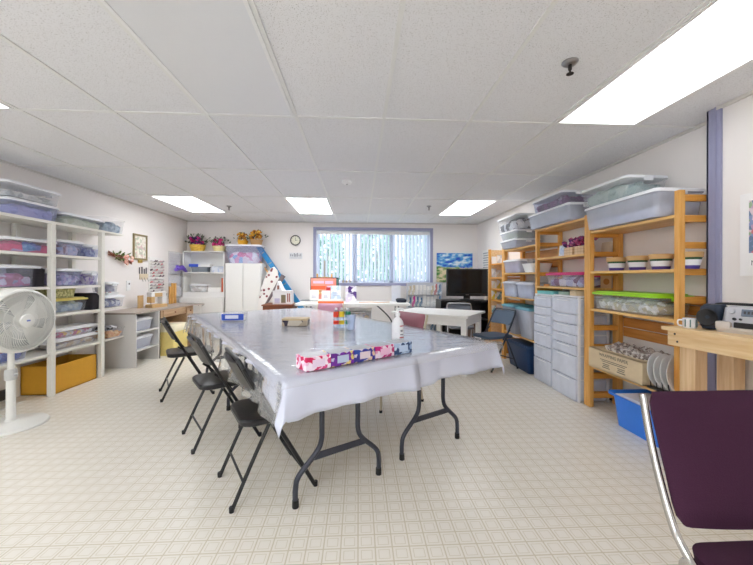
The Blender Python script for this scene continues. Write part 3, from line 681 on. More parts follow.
# ------------------------------------------------------------------ pedestal fan
fx, fy = -2.78, 2.90
t = thing('pedestal_fan', 'white pedestal fan standing by the left shelves', 'fan', (fx, fy, 0), math.radians(-9))   # head faces local +x
FANW = mat('fan_white', C(232, 231, 226), .35, var=.02)
MB().lathe([(.225, 0), (.23, .008), (.222, .018), (.10, .03), (.04, .045), (.032, .06)], seg=40).build('base', FANW, t, True)
p = MB().lathe([(.03, .05), (.028, .40), (.028, .41)], seg=18).build('lower_pole', FANW, t, True)
MB().lathe([(.036, .37), (.039, .38), (.039, .44), (.034, .455)], seg=18).tube([(.03, 0, .41), (.058, 0, .41)], .012, 10).build('height_collar', mat('fan_grey', C(196, 196, 194), .4), t, True)
MB().lathe([(.021, .44), (.021, .80)], seg=16).build('upper_pole', FANW, t, True)
hz = .845; R = .252
RX = Matrix.Translation((.06, 0, hz)) @ Matrix.Rotation(PI/2, 4, 'Y') @ Matrix.Rotation(0, 4, 'Z')
MB().lathe([(.07, -.19), (.085, -.17), (.09, -.06), (.06, -.04)], seg=24, M=RX).box(-.03, .04, -.03, .03, hz-.09, hz-.02, .008).build('motor_housing', FANW, t, True)
MB().lathe([(R-.012, -.062), (R, -.06), (R+.004, -.03), (R+.004, .03), (R-.004, .055), (R-.02, .062), (R-.02, .058), (R-.008, .05), (R-.004, .03), (R-.004, -.03)], seg=56, M=RX).build('rim', FANW, t, True)
fg = MB()
for k in range(64):   # swirling spokes of the front grille
    P = []
    for i in range(9):
        r = .04+(R-.055)*i/8; a = 2*PI*k/64 + .9*(i/8)**1.2; P.append((.0 + r*math.cos(a), r*math.sin(a), .085-.03*(i/8)**2))
    fg.tube([RX @ Vector(q) for q in P], .0024, 5)
for r, z in ((.09, .083), (.15, .072), (.205, .06)):
    fg.tube([RX @ Vector((r*math.cos(2*PI*i/40), r*math.sin(2*PI*i/40), z)) for i in range(41)], .003, 5)
fg.build('front_grille', FANW, t)
bg = MB()
for k in range(32):
    a = 2*PI*k/32; bg.tube([RX @ Vector((r*math.cos(a), r*math.sin(a), z)) for r, z in ((.08, -.085), (.17, -.085), (R-.012, -.06))], .0028, 4)
bg.build('rear_grille', FANW, t)
hb = MB().lathe([(.052, .08), (.054, .088), (.05, .096), (.02, .099)], seg=28, M=RX).build('hub', FANW, t, True)
MB().box(-.013, .013, -.006, .006, .0975, .100, M=RX @ Matrix.Rotation(PI/2, 4, 'Z')).build('badge', mat('badge_blue', C(96, 116, 186), .4), hb)
for k in range(5):
    bl_ = MB(); a = 2*PI*k/5; rows = []
    for i in range(6):
        r = .045+.034*i; w0 = .52-.02*i
        rows.append([bl_.bm.verts.new(RX @ Vector((r*math.cos(b), r*math.sin(b), z))) for b, z in ((a-w0/2+.02*i, -.02), (a+.02*i, .004), (a+w0/2+.02*i, .02))])
    for p_, q_ in zip(rows, rows[1:]):
        for c_ in range(2): bl_.bm.faces.new((p_[c_], q_[c_], q_[c_+1], p_[c_+1]))
    o = bl_.build('blade', clear('fan_blade', body=C(224, 226, 226), fac=.6), t, True); sd = o.modifiers.new('s', 'SOLIDIFY'); sd.thickness = .003
MB().tube(curve([(-.03, .02, .03), (-.16, .10, .03), (-.30, .16, .006), (-.44, .25, .005), (-.5, .5, .005)], 6), .004, 6).build('power_cord', FANW, t)
# ------------------------------------------------------------------ left: sewing desk and what stands on and around it
t = thing('craft_desk', 'white and grey desk with open cubbies and a brown drawer end along the left wall', 'desk', (0, 0, 0))
LAM = mat('grey_white_laminate', C(216, 214, 212), .5, var=.02)
GRT = mat('grey_worktop', C(170, 158, 148), .4, var=.08)
dt = MB(); DX = -2.90
top = [(XL+.005, 4.63), (DX, 4.63), (DX, 5.25), (-2.86, 6.0), (-2.72, 6.22), (-3.0, 6.40), (XL+.005, 6.40)]
lo = [dt.bm.verts.new((x, y, .70)) for x, y in top]; hi = [dt.bm.verts.new((x, y, .722)) for x, y in top]
dt.bm.faces.new(lo[::-1]); dt.bm.faces.new(hi)
for i in range(len(top)): dt.bm.faces.new((lo[i], lo[(i+1) % 7], hi[(i+1) % 7], hi[i]))
dt.build('worktop', GRT, t)
MB().box(XL+.01, DX-.005, 4.645, 4.665, 0, .70).build('end_panel', LAM, t)
MB().box(XL+.01, DX-.005, 5.16, 5.18, 0, .70).build('side_panel', LAM, t)
MB().box(XL+.01, XL+.02, 4.665, 5.16, 0, .70).build('back_panel', LAM, t)
for z in (.22, .46): MB().box(XL+.02, DX-.012, 4.665, 5.16, z-.018, z).build('shelf', LAM, t)
MB().box(DX-.03, DX-.006, 5.18, 5.20, 0, .70).build('dark_edge', BLACKP, t, label='dark vertical edge strip')
MB().box(XL+.06, -2.90, 5.205, 5.93, .585, .698).build('apron', DESKW, t)
MB().box(XL+.06, -2.895, 5.93, 6.18, 0, .698).build('pedestal', DESKW, t)
for y, z in ((5.56, .642), (6.05, .62), (6.05, .50)):
    dr = MB().box(-2.901 if y < 5.9 else -2.893, -2.885, y-(.31 if y < 5.9 else .115), y+(.31 if y < 5.9 else .115), z-.05, z+.05, .003).build('drawer', DESKW, t)
    MB().lathe([(.008, 0), (.012, .012), (.008, .018)], seg=10, M=Matrix.Translation((-2.885, y, z)) @ Matrix.Rotation(PI/2, 4, 'Y')).build('knob', BROWN, dr)
TUBL = patches('white_goods', [C(226, 228, 232), C(206, 210, 216), C(238, 238, 240)], 16)
for z, lab in ((.461, 'white lidded bin in the upper cubby of the left desk'), (.221, 'white lidded bin in the lower cubby of the left desk')):
    filled(lab, -3.30, -2.95, 4.70, 5.12, z, .165, [C(226, 228, 232), C(196, 202, 206), C(238, 238, 240)], 'white goods inside the '+lab[6:], TUBW, group='white bins in the desk cubbies', scale=16)
t = thing('storage_ottoman', 'yellow storage box with cushioned cream lid under the desk', 'box', (-3.02, 5.56, 0))
MB().loft([(0, .46, .42, .02), (.36, .48, .44, .02)]).build('box', mat('yellow_fabric', C(238, 218, 140), .85, var=.08), t, True)
MB().loft([(.36, .51, .47, .03), (.42, .51, .47, .04), (.455, .48, .44, .05), (.465, .36, .32, .05)]).build('cushion_lid', mat('cream_fabric', C(240, 230, 202), .85), t, True)
t = thing('wicker_stool', 'small brown wooden stool beside the yellow storage box', 'stool', (-2.70, 5.98, 0))
for sx in (-1, 1):
    for sy in (-1, 1): MB().tube([(sx*.14, sy*.14, 0), (sx*.11, sy*.11, .37)], .016, 8).build('leg', DESKW, t)
MB().loft([(.37, .30, .30, .04), (.40, .30, .30, .04)]).build('seat', mat('rush', C(216, 196, 150), .8), t, True)
tag(MB().box(-.16, .16, -.15, .15, 0, .115, .02).build('black_case', BLACKP), 'black case behind the yellow storage box under the desk', 'case', None, (-3.25, 5.5, .467))
# sewing machine
p = atz(156, 306, .722); t = thing('sewing_machine', 'tan and white sewing machine on the left desk', 'sewing machine', (-3.14, 5.52, .722), math.radians(75)); t.scale = (.82, .82, .82)
MB().loft([(0, .36, .17, .02), (.05, .36, .17, .02), (.06, .34, .15, .02)]).build('base', mat('tan_plastic', C(206, 170, 118), .5), t, True)
TANP = MATS['tan_plastic']
MB().box(.07, .17, -.06, .06, .058, .28, .012).build('pillar', WHITE2, t); MB().box(-.17, .17, -.06, .06, .20, .29, .014).build('arm', WHITE2, t); MB().box(-.10, .07, -.062, -.058, .20, .27).build('front_cover', TANP, t)
MB().box(-.17, -.09, -.055, .055, .09, .20, .01).build('head', TANP, t); MB().tube([(-.13, 0, .055), (-.13, 0, .09)], .006, 8).build('needle_bar', STEEL, t)
MB().lathe([(.045, 0), (.045, .02)], seg=20, M=Matrix.Translation((.17, 0, .23)) @ Matrix.Rotation(PI/2, 4, 'Y')).build('handwheel', BLACKP, t)
tag(MB().box(-.01, .01, -.07, .07, 0, .19, .003).build('wooden_block', TANP), 'tan board standing left of the sewing machine', 'board', None, (-3.28, 5.35, .722), .1)
for k, (y, h) in enumerate(((6.16, .30), (6.24, .36), (6.33, .36))):
    tag(MB().box(-.012, .012, -.022, .022, 0, h, .002).build('wooden_ruler', PINE), ['shortest upright wooden strip on the far end of the left desk', 'middle upright wooden strip on the far end of the left desk', 'upright wooden strip nearest the bookcase on the left desk'][k], 'wooden strip', 'wooden strips on the left desk', (-3.28, y, .722))
# left wall decorations
def frame_px(name, label, cat, y0, y1, z0, z1, fm, im, w=.02, dep=.02, group=None, wall='L', extra=None):
    """picture frame on a side wall"""
    t = thing(name, label, cat, (XL if wall == 'L' else (XN if wall == 'N' else XR), (y0+y1)/2, z0), 0 if wall == 'L' else PI, group)
    hw, h = (y1-y0)/2, z1-z0
    MB().box(0.001, dep, -hw, -hw+w, 0, h).box(.001, dep, hw-w, hw, 0, h).box(.001, dep, -hw+w, hw-w, 0, w).box(.001, dep, -hw+w, hw-w, h-w, h).build('frame', fm, t)
    MB().box(.001, dep*.5, -hw+w, hw-w, w, h-w).build('picture', im, t)
    return t
GOLD = mat('bronze_frame', C(150, 134, 96), .45, .3)
t = frame_px('framed_picture', 'tall framed flower print with bronze frame on the left wall', 'picture', 5.40, 5.74, 1.455, 1.855, GOLD, patches('flower_print', [C(232, 226, 212), C(238, 234, 222), C(190, 196, 176), C(228, 222, 208), C(216, 190, 186)], 34, .6), .028)
MB().box(.001, .018, -.05, .05, -.045, 0, .006).build('ornament_foot', mat('gold_paint', C(206, 176, 96), .4, .3), t)
def swag(name, label, loc, w, cols, seed):
    t = thing(name, label, 'flowers', loc)
    br = MB()
    for k in range(7): br.tube(curve([(.012, -w/2, .05+random.uniform(-.04, .06)), (.03, random.uniform(-.1, .1), random.uniform(-.03, .04)), (.015, w/2, -.06+random.uniform(-.05, .03))], 4), .005, 5)
    br.build('twigs', BROWN, t)
    f = MB()
    for k in range(36): f.leaf((.02, random.uniform(-w*.3, w*.35), random.uniform(-.04, .06)), (random.uniform(.1, .6), random.uniform(-1, 1), random.uniform(-.5, 1)), .07, .03)
    f.build('leaves', patches('swag_leaves', [C(120, 140, 80), C(150, 166, 110), C(96, 112, 64)], 40), t)
    b_ = MB()
    for k in range(9): b_.ball(.05, random.uniform(0, w*.4), random.uniform(-.09, .02), random.uniform(.025, .04), 1, .7, jit=.15)
    b_.build('blossoms', patches('blush', cols, 40), t, True)
swag('flower_swag', 'dried twig and pink flower swag hanging on the left wall', (XL+.002, 5.12, 1.47), .48, [C(236, 176, 160), C(240, 206, 190), C(226, 150, 140)], 1)
t = thing('wall_hook_rack', 'small wooden hook rack with dark letters on the left wall', 'hook rack', (XL, 5.66, 1.15))
MB().box(.001, .018, -.10, .10, 0, .09, .004).build('board', mat('rack_cream', C(222, 206, 180), .6), t)
MB().box(.001, .012, -.11, -.09, .09, .19).box(.001, .012, -.05, -.03, .09, .2).box(.001, .012, .01, .03, .09, .17).box(.001, .012, .06, .08, .09, .19).build('dark_cutouts', mat('cutout_grey', C(110, 106, 108), .7), t)
hk = MB()
for y in (-.07, 0, .07): hk.tube([(.018, y, .03), (.03, y, .0), (.04, y, -.03), (.045, y, -.02)], .004, 6)
hk.build('hooks', STEEL, t)
t = thing('wall_plate', 'white switch plate on the left wall above the desk', 'wall plate', (XL, 5.30, .985)); MB().box(.001, .01, -.045, .045, 0, .15, .004).build('plate', WHITE2, t); MB().box(.01, .016, .0, .02, .09, .115, .002).build('switch', INK, t)
t = thing('thread_rack', 'white wall rack full of red and grey thread spools above the sewing machine', 'thread rack', (XL, 6.0, .84))
MB().box(.001, .012, -.20, .20, 0, .68).build('panel', WHITE, t)
spm = [mat('spool_'+n_, c_, .6) for n_, c_ in (('red', C(206, 120, 124)), ('grey', C(176, 172, 174)), ('black', C(110, 100, 106)), ('mauve', C(214, 190, 196)), ('white', C(230, 228, 228)))]
for r_ in range(12):
    for k in range(8):
        MB().tube([(.012, -.17+.048*k, .06+.05*r_), (.045, -.17+.048*k, .075+.05*r_)], .013, 7).build('spool', random.choice(spm + [spm[4]]*3 + [spm[3]]), t)
t = thing('hanging_organizer', 'clear hanging pocket organizer with purple bundle in the left back corner', 'organizer', (XL, 6.58, .80))
MB().box(.002, .010, -.2, .2, 0, .86).build('back_sheet', TUB, t)
for z in (.03, .24, .45, .66): MB().loft([(z, .04, .37, .01, .032, 0), (z+.17, .06, .38, .01, .042, 0)], (True, False)).build('pocket', TUB, t)
tag(MB().tube([(0, -.2, 0), (.01, .0, .05), (0, .2, -.03)], [.03, .045, .02], 8).tube([(0, -.15, .06), (.01, .1, .02)], .03, 8).build('ribbon_bundle', mat('violet_ribbon', C(110, 82, 190), .6), None, True), 'violet ribbon bundle hung on the clear organizer', 'ribbon', None, (XL+.12, 6.6, 1.32))
# ------------------------------------------------------------------ back left corner: white cupboards
YW = YB-.014
def knob(x, y, z, parent, m=STEEL): MB().lathe([(.006, 0), (.006, .012), (.012, .018), (.01, .024)], seg=10, M=Matrix.Translation((x, y, z)) @ Matrix.Rotation(PI/2, 4, 'X')).build('knob', m, parent, True)
t = thing('bookcase_cupboard', 'white bookcase on a two-door cupboard in the back left corner', 'bookcase', (-2.975, 6.86, 0))
w = .39
MB().box(-.41, .41, -.18, YW-6.86, 0, .80, .003).build('cupboard', WHITE, t)
for s in (-1, 1):
    d_ = MB().box(min(s*.008, s*.395), max(s*.008, s*.395), -.20, -.181, .08, .785, .003).build('door', WHITE, t); knob(s*.04, -.20, .66, d_)
MB().box(-w, -w+.02, -.10, YW-6.86, .80, 1.69).box(w-.02, w, -.10, YW-6.86, .80, 1.69).box(-w, w, -.10, YW-6.86, 1.67, 1.69).box(-w+.02, w-.02, YW-6.875, YW-6.86, .80, 1.67).build('bookcase_case', WHITE, t)
for z in (.90, 1.285): MB().box(-w+.02, w-.02, -.095, YW-6.876, z-.022, z).build('shelf', WHITE, t)
MB().box(-w+.02, w-.02, -.095, -.08, .80, .878).build('plinth', WHITE, t)
def at_bc(x, y=6.90): return (-2.945+x, y)
bin_('low grey clear bin on the upper bookcase shelf', -3.25, -2.92, 6.79, 7.0, 1.286, .10, TUBG, None, taper=.01)
tag(MB().box(-.09, .09, -.07, .07, 0, .055, .006).build('blue_box', mat('royal_blue', C(46, 84, 200), .5)), 'royal blue box on the upper bookcase shelf', 'box', None, (-3.19, 6.88, 1.386), .05)
tag(MB().box(-.11, .11, -.08, .08, 0, .05, .004).build('white_box', PAPER), 'white box beside the royal blue box on the bookcase', 'box', None, (-2.985, 6.88, 1.386), -.04)
tag(MB().box(-.13, .13, -.09, .09, 0, .11, .006).build('paper_stack', patches('pale_blue_paper', [C(196, 208, 232), C(226, 230, 238), C(206, 212, 226)], 14)), 'stack of pale blue papers on the right of the upper bookcase shelf', 'paper', None, (-2.72, 6.9, 1.286))
filled('clear bin of crumpled white goods on the lower bookcase shelf', -3.27, -2.92, 6.78, 7.0, .90, .15, [C(236, 232, 228), C(206, 200, 196), C(240, 240, 240)], 'crumpled white goods on the lower bookcase shelf', TUB, scale=18, taper=.01)
tag(MB().box(-.12, .12, -.10, .10, 0, .09, .004).build('paper_stack', PAPER), 'stack of white paper in the middle of the lower bookcase shelf', 'paper', None, (-2.79, 6.9, .90))
for k, (c_, h, nm) in enumerate(((C(226, 110, 80), .27, 'orange-red'), (C(206, 170, 120), .25, 'tan'), (C(232, 226, 214), .28, 'cream'), (C(150, 90, 70), .26, 'brown'))):
    bk_ = thing('book', f'{nm} upright book on the lower bookcase shelf', 'book', (-2.655+.03*k, 6.92, .90), 0, 'books on the bookcase')
    MB().box(-.013, .013, -.09, .09, 0, h, .002).build('cover', mat('book_'+nm, c_, .6), bk_); MB().box(-.010, .010, -.086, .088, h-.003, h+.0005).build('pages', PAPER, bk_)
def basket(label, x, y, z, bc, fc, s=1, nl=110, nb=22):
    t = thing('flower_basket', label, 'flower arrangement', (x, y, z))
    MB().lathe([(.10*s, 0), (.125*s, .09*s), (.13*s, .11*s), (.115*s, .108*s), (.1*s, .03*s)], seg=20).build('basket', bc, t, True)
    f = MB()
    for k in range(nl):
        a = random.uniform(0, 2*PI); e = random.uniform(.3, 1.45)
        q = (random.uniform(-.07, .07)*s, random.uniform(-.05, .05)*s, .10*s); d_ = (math.cos(a)*math.cos(e), .6*math.sin(a)*math.cos(e), math.sin(e)*.9)
        L_ = random.uniform(.08, .34)*s; f.leaf(Vector(q)+Vector(d_)*L_*.6, d_, .055*s, .035*s)
    f.build('leaves', patches('dark_leaves', [C(60, 70, 50), C(90, 104, 76), C(46, 50, 44), C(150, 156, 140)], 40), t)
    b_ = MB()
    for k in range(nb): b_.ball(random.uniform(-.11, .11)*s, random.uniform(-.11, .03)*s, random.uniform(.12, .24 if nb < 30 else .3)*s, random.uniform(.022, .038)*s, 1, jit=.2)
    b_.build('blossoms', fc, t, True)
WICK = wood('yellow_wicker', C(206, 160, 50), C(236, 200, 90), 'X'); WICK2 = wood('pale_wicker', C(226, 206, 140), C(240, 226, 170), 'X')
PLUMF = patches('plum_flowers', [C(190, 30, 110), C(80, 40, 110), C(206, 60, 140), C(60, 40, 90)], 30)
basket('yellow wicker basket of plum flowers on the bookcase corner', -3.15, 6.9, 1.69, WICK, PLUMF, 1.15)
basket('pale wicker basket of magenta flowers on the bookcase beside the tall cupboard', -2.74, 6.9, 1.69, WICK2, patches('magenta_flowers', [C(200, 30, 120), C(170, 30, 90), C(220, 80, 150)], 30), .95)
t = thing('tall_cupboard', 'tall white two-door cupboard right of the bookcase', 'cupboard', (-2.20, 6.80, 0))
MB().box(-.34, .34, -.11, YW-6.80, 0, 1.455, .004).build('case', WHITE, t)
for s in (-1, 1):
    d_ = MB().box(min(s*.007, s*.325), max(s*.007, s*.325), -.13, -.111, .06, 1.44, .003).build('door', WHITE, t); knob(s*.03, -.13, .8, d_, WHITE2)
filled('wide clear bin of pink goods on top of the tall white cupboard', -2.55, -1.87, 6.66, 7.02, 1.456, .36, [C(236, 170, 196), C(246, 226, 226), C(150, 190, 224), C(226, 120, 160), C(244, 240, 238)], 'pink and white fabric in the wide bin on the cupboard', TUBB, fill=.66, scale=9, n=3, taper=.05)
YEF = patches('yellow_petals', [C(226, 166, 50), C(206, 130, 40), C(240, 196, 90), C(150, 90, 40)], 30)
for x, s, lab, bcm in ((-2.27, .85, 'pot of small yellow flowers on the clear bin over the cupboard', mat('amber_pot', C(216, 160, 40), .5)), (-2.01, 1.05, 'bunch of large yellow flowers on the clear bin beside the ladder top', mat('tan_pot', C(190, 150, 100), .6))):
    basket(lab, x, 6.86, 1.817, bcm, YEF, s*.92, 50, 34)
# blue ladder leaning along the back wall
a0 = aty(321, 342, 6.97); a1 = aty(256.5, 243, 6.97); a0.z = .012
t = thing('ladder', 'blue ladder leaning sideways against the white cupboard bin', 'ladder', (0, 0, 0))
LADB = mat('ladder_blue', C(40, 140, 200), .45)
dv = (a1-a0).normalized(); pr_ = Vector((dv.z, 0, -dv.x))
tw = -math.atan2(dv.x, dv.z)
for off, y in ((0, 6.985), (0, 6.93)):
    q0, q1 = Vector((a0.x, y, a0.z)), Vector((a1.x, y, a1.z)); l = (q1-q0).length
    M_ = Matrix.Translation(q0) @ Matrix.Rotation(-tw, 4, 'Y')
    MB().box(-.045, .045, -.012, .012, .02, l, .003, M=M_).build('rail', LADB, t)
st = MB()
l = (a1-a0).length
for k in range(1, 9): st.box(-.035, .035, -.04, .04, l*k/9, l*k/9+.02, M=Matrix.Translation((a0.x, 6.9575, a0.z)) @ Matrix.Rotation(-tw, 4, 'Y'))
st.build('steps', STEEL, t)
MB().box(-.05, .05, -.05, .05, l-.02, l+.05, .006, M=Matrix.Translation((a0.x, 6.9575, a0.z)) @ Matrix.Rotation(-tw, 4, 'Y')).build('top_cap', BLACKP, t)
tag(MB().tube([Vector((a0.x-.16, 6.90, .01)), Vector((a0.x-.16, 6.90, .01)) + dv*1.95], .014, 8).build('wooden_pole', PINE), 'wooden pole leaning beside the blue ladder', 'pole')
# ironing board leaning by the cupboard
t = thing('ironing_board', 'ironing board with spotted white cover leaning beside the tall cupboard', 'ironing board', (aty(262, 308, 6.54).x-.02, 6.54, 0), 0)
ib = MB(); prof = [(-.16, 0), (-.17, .5), (-.165, .95), (-.13, 1.2), (-.07, 1.36), (0, 1.41), (.07, 1.36), (.13, 1.2), (.165, .95), (.17, .5), (.16, 0)]
TI = Matrix.Rotation(math.radians(9), 4, 'Y') @ Matrix.Rotation(math.radians(-3), 4, 'X')
f0 = [ib.bm.verts.new(TI @ Vector((x, 0, z))) for x, z in prof]; f1 = [ib.bm.verts.new(TI @ Vector((x, .035, z))) for x, z in prof]
ib.bm.faces.new(f0[::-1]); ib.bm.faces.new(f1)
for i in range(len(prof)): ib.bm.faces.new((f0[i], f0[(i+1) % len(prof)], f1[(i+1) % len(prof)], f1[i]))
def spotted():
    m = bpy.data.materials.new('spotted_cover'); nt = nodes(m); N, L = nt.nodes, nt.links
    o = N.new('ShaderNodeOutputMaterial'); p = N.new('ShaderNodeBsdfPrincipled'); p.inputs['Roughness'].default_value = .8
    g_ = N.new('ShaderNodeTexCoord'); v = N.new('ShaderNodeTexVoronoi'); v.inputs['Scale'].default_value = 11
    r = N.new('ShaderNodeValToRGB'); r.color_ramp.interpolation = 'CONSTANT'
    r.color_ramp.elements[0].color = C(120, 40, 50); r.color_ramp.elements[1].position = .26; r.color_ramp.elements[1].color = C(238, 234, 230)
    L.new(g_.outputs['Object'], v.inputs['Vector']); L.new(v.outputs['Distance'], r.inputs['Fac']); L.new(r.outputs['Color'], p.inputs['Base Color']); L.new(p.outputs['BSDF'], o.inputs['Surface']); return m
ib.build('board', spotted(), t)
MB().tube([TI @ Vector((-.1, .05, .1)), TI @ Vector((.08, .05, 1.0))], .012, 8).tube([TI @ Vector((.1, .05, .1)), TI @ Vector((-.08, .05, 1.0))], .012, 8).build('legs', STEEL, t)
q = aty(266, 304, 6.43); q2 = aty(283.5, 275.5, 6.43)
tag(MB().tube([q, q2], [.022, .05], 6).build('folded_umbrella', mat('grey_brown_fabric', C(126, 112, 114), .8)), 'grey brown rolled umbrella leaning across the dollhouse roof', 'umbrella')
# brown table with dollhouse
t = thing('side_table', 'brown wooden side table with the dollhouse behind the long table', 'table', (-1.385, 6.20, 0))
MB().box(-.27, .27, -.26, .26, .70, .722, .003).build('tabletop', BROWN, t); MB().box(-.25, .25, -.24, .24, .60, .70).build('apron', BROWN, t)
for sx in (-1, 1):
    for sy in (-1, 1): MB().box(sx*.23-.022, sx*.23+.022, sy*.22-.022, sy*.22+.022, 0, .60).build('leg', BROWN, t)
t = thing('dollhouse', 'white toy house with gable roof on the brown side table', 'dollhouse', (-1.315, 6.15, .722)); t.scale = (.86, .86, .86)
DW = mat('dollhouse_white', C(232, 230, 232), .6)
h_ = MB(); h_.box(-.20, .17, -.14, .14, 0, .26, .003)
for s in (1,):
    a_, b_2, c_2 = (-.16, 0, .26), (.0, 0, .26), (-.10, 0, .47)
    vs0 = [h_.bm.verts.new((x, -.14, z)) for x, _, z in (a_, b_2, c_2)]; vs1 = [h_.bm.verts.new((x, .14, z)) for x, _, z in (a_, b_2, c_2)]
    h_.bm.faces.new(vs0); h_.bm.faces.new(vs1[::-1])
    for i in range(3): h_.bm.faces.new((vs0[i], vs0[(i+1) % 3], vs1[(i+1) % 3], vs1[i]))
h_.build('walls', DW, t)
MB().box(-.21, .18, -.15, .15, .26, .272, .002).build('roof_slab', DW, t)
MB().box(-.03, .06, -.146, -.139, .03, .19).build('door_opening', mat('house_brown', C(120, 110, 86), .7), t)
HWM = mat('house_window', C(150, 100, 90), .6)
for x in (.10, .135): MB().box(x-.012, x+.012, -.146, -.139, .05, .22).build('house_window', HWM, t)
MB().box(-.11, -.07, -.146, -.139, .30, .38).build('house_window', HWM, t)
MB().box(-.16, -.06, -.147, -.139, .02, .12).build('shutter', mat('house_lilac', C(186, 182, 206), .6), t)
# wall clock and letter sign on the back wall
c = aty(295.6, 240.4, YB); t = thing('wall_clock', 'round black rimmed wall clock left of the window', 'clock', (c.x, YB-.002, c.z))
RM = Matrix.Rotation(PI/2, 4, 'X')
MB().lathe([(.103, 0), (.106, .02), (.100, .032), (.088, .032), (.086, .018)], seg=36, M=RM, cap=False).build('rim', BLACKP, t, True)
MB().lathe([(.088, .012), (.088, .018)], seg=36, M=RM).build('face', mat('clock_face', C(236, 234, 214), .5), t)
MB().box(-.003, .003, -.022, -.019, -.01, .055).box(-.003, .04, -.022, -.019, -.003, .003).build('hands', INK, t)
tk = MB()
for k in range(12): tk.box(-.0025, .0025, -.0215, -.018, .070, .082, M=Matrix.Rotation(k*PI/6, 4, 'Y'))
tk.build('hour_marks', INK, t)
c = aty(296, 256, YB); t = thing('letter_sign', 'small white sign with grey letters under the wall clock', 'sign', (c.x, YB-.002, c.z-.06))
MB().box(-.13, .13, -.012, 0, 0, .125, .002).build('board', mat('sign_board', C(222, 222, 224), .6), t)
sg = MB()
for k, (x, h0, h1) in enumerate(((-.10, .05, .10), (-.065, .05, .09), (-.03, .045, .115), (0, .045, .10), (.03, .045, .12), (.065, .05, .09), (.10, .05, .105))): sg.box(x-.011, x+.008, -.0135, -.0115, h0, h1)
sg.box(-.11, .11, -.0135, -.0115, .018, .024).build('lettering', mat('grey_letter', C(140, 140, 146), .7), t)
# ------------------------------------------------------------------ craft table below the window
t = thing('folding_table', 'white folding table below the window carrying the orange poster', 'table', (-.10, 6.28, 0))
TP = mat('white_blow_moulded', C(238, 237, 234), .45, var=.02)
MB().loft([(.70, 1.98, .70, .05), (.705, 2.0, .72, .06), (.735, 2.0, .72, .06), (.74, 1.98, .70, .05)], cn=6).build('tabletop', TP, t, True)
for s in (-1, 1):
    f = MB()
    for q in (-1, 1): f.tube([(s*.80, q*.27, .01), (s*.80, q*.27, .70)], .014, 8)
    f.tube([(s*.80, -.27, .16), (s*.80, .27, .16)], .012, 8); f.build('leg_frame', STEEL, t, True)
    MB().tube(curve([(s*.78, 0, .20), (s*.66, 0, .46), (s*.42, 0, .69)], 5), .012, 8).build('brace', BLACK, t, True)
MB().tube([(-.42, 0, .685), (.42, 0, .685)], .012, 6).build('centre_rail', BLACK, t)
ZK = .741
def on2(px, Y): return aty(px, 300, Y).x
# orange poster board
x0, x1 = on2(310, 6.25), on2(338.5, 6.25); zc = aty(320, 277.5, 6.25).z
t = thing('poster', 'orange-red poster in black frame standing on the craft table', 'poster', ((x0+x1)/2, 6.30, ZK), 0)
w, h = (x1-x0)/2, zc-ZK
MB().box(-w, w, -.01, .012, 0, h, .002).build('frame', BLACKP, t)
MB().box(-w+.012, w-.045, -.0125, -.0105, .01, h-.014).build('printed_sheet', patches('poster_red', [C(238, 150, 134), C(240, 162, 142), C(236, 140, 126)], 6, .5), t)
MB().box(-w+.012, .02, -.014, -.0123, h*.52, h*.66).build('orange_band', mat('poster_orange', C(236, 104, 60), .5), t)
MB().box(-w+.02, -.02, -.014, -.0123, .14, h*.50).build('photo_panel', patches('poster_photo', [C(236, 206, 140), C(240, 226, 196), C(226, 170, 90), C(206, 150, 110)], 30, .5), t)
pl = MB(); pl.box(-w+.05, -.01, -.0145, -.0125, h*.76, h*.86).box(.01, w-.10, -.0145, -.0125, h*.74, h*.86).box(.05, w-.06, -.0145, -.0125, h*.6, h*.66)
pl.build('lettering', mat('poster_lilac', C(226, 196, 222), .5), t)
MB().box(.03, .11, -.0145, -.0123, .2, .27).build('red_mark', mat('poster_dark_red', C(196, 50, 56), .5), t)
MB().box(w-.04, w-.014, -.0125, -.0105, .1, h-.02).build('green_strip', mat('poster_green', C(70, 120, 116), .5), t)
def card(label, xa, xb, z1px, Y, m, z0=None, tilt=-8):
    xx0, xx1 = on2(xa, Y), on2(xb, Y); h = aty(xa, z1px, Y).z - ZK
    t = thing('display_card', label, 'card', ((xx0+xx1)/2, Y, ZK), 0, 'cards standing on the craft table')
    M_ = Matrix.Rotation(math.radians(tilt), 4, 'X'); w = (xx1-xx0)/2
    MB().box(-w, w, -.003, .0, 0.002, h, M=M_).build('card', m, t)
    pr = MB()
    for k in range(3): pr.box(-w*.55, w*.5*(1-.2*k), -.0042, -.0028, h*(.40+.1*k), h*(.40+.1*k)+.008, M=M_)
    pr.build('print', mat('pale_ink', C(170, 166, 190), .7), t)
    MB().box(-w*.7, w*.7, .0, .06, 0, .004).build('stand', PAPER, t)
    return t
card('small white printed card at the left foot of the orange poster', 309.5, 318.5, 290, 6.10, PAPER)
card('small white printed card in front of the middle of the orange poster', 321.5, 330, 290.5, 6.12, PAPER)
card('pale blue printed leaflet at the right foot of the orange poster', 330.5, 341, 285.5, 6.14, patches('leaflet', [C(226, 232, 240), C(196, 214, 230), C(236, 238, 242)], 14, .6))
t = card('white card with purple pictures right of the orange poster', 345.5, 356.5, 286, 6.12, patches('purple_card', [C(236, 232, 240), C(226, 214, 232), C(240, 238, 242), C(90, 60, 130)], 16, .6))
x0, x1 = on2(318, 6.0), on2(343.5, 6.0)
t = thing('orange_box', 'long low white box with orange front edge on the craft table', 'box', ((x0+x1)/2, 6.02, ZK))
w = (x1-x0)/2
MB().box(-w, w, -.03, .04, .0, .035, .002).build('front_edge', mat('bright_orange', C(236, 120, 60), .5), t); MB().box(-w*.25, w*.2, -.0315, -.029, .006, .032).build('orange_mark', mat('vivid_orange', C(250, 120, 10), .5), t)
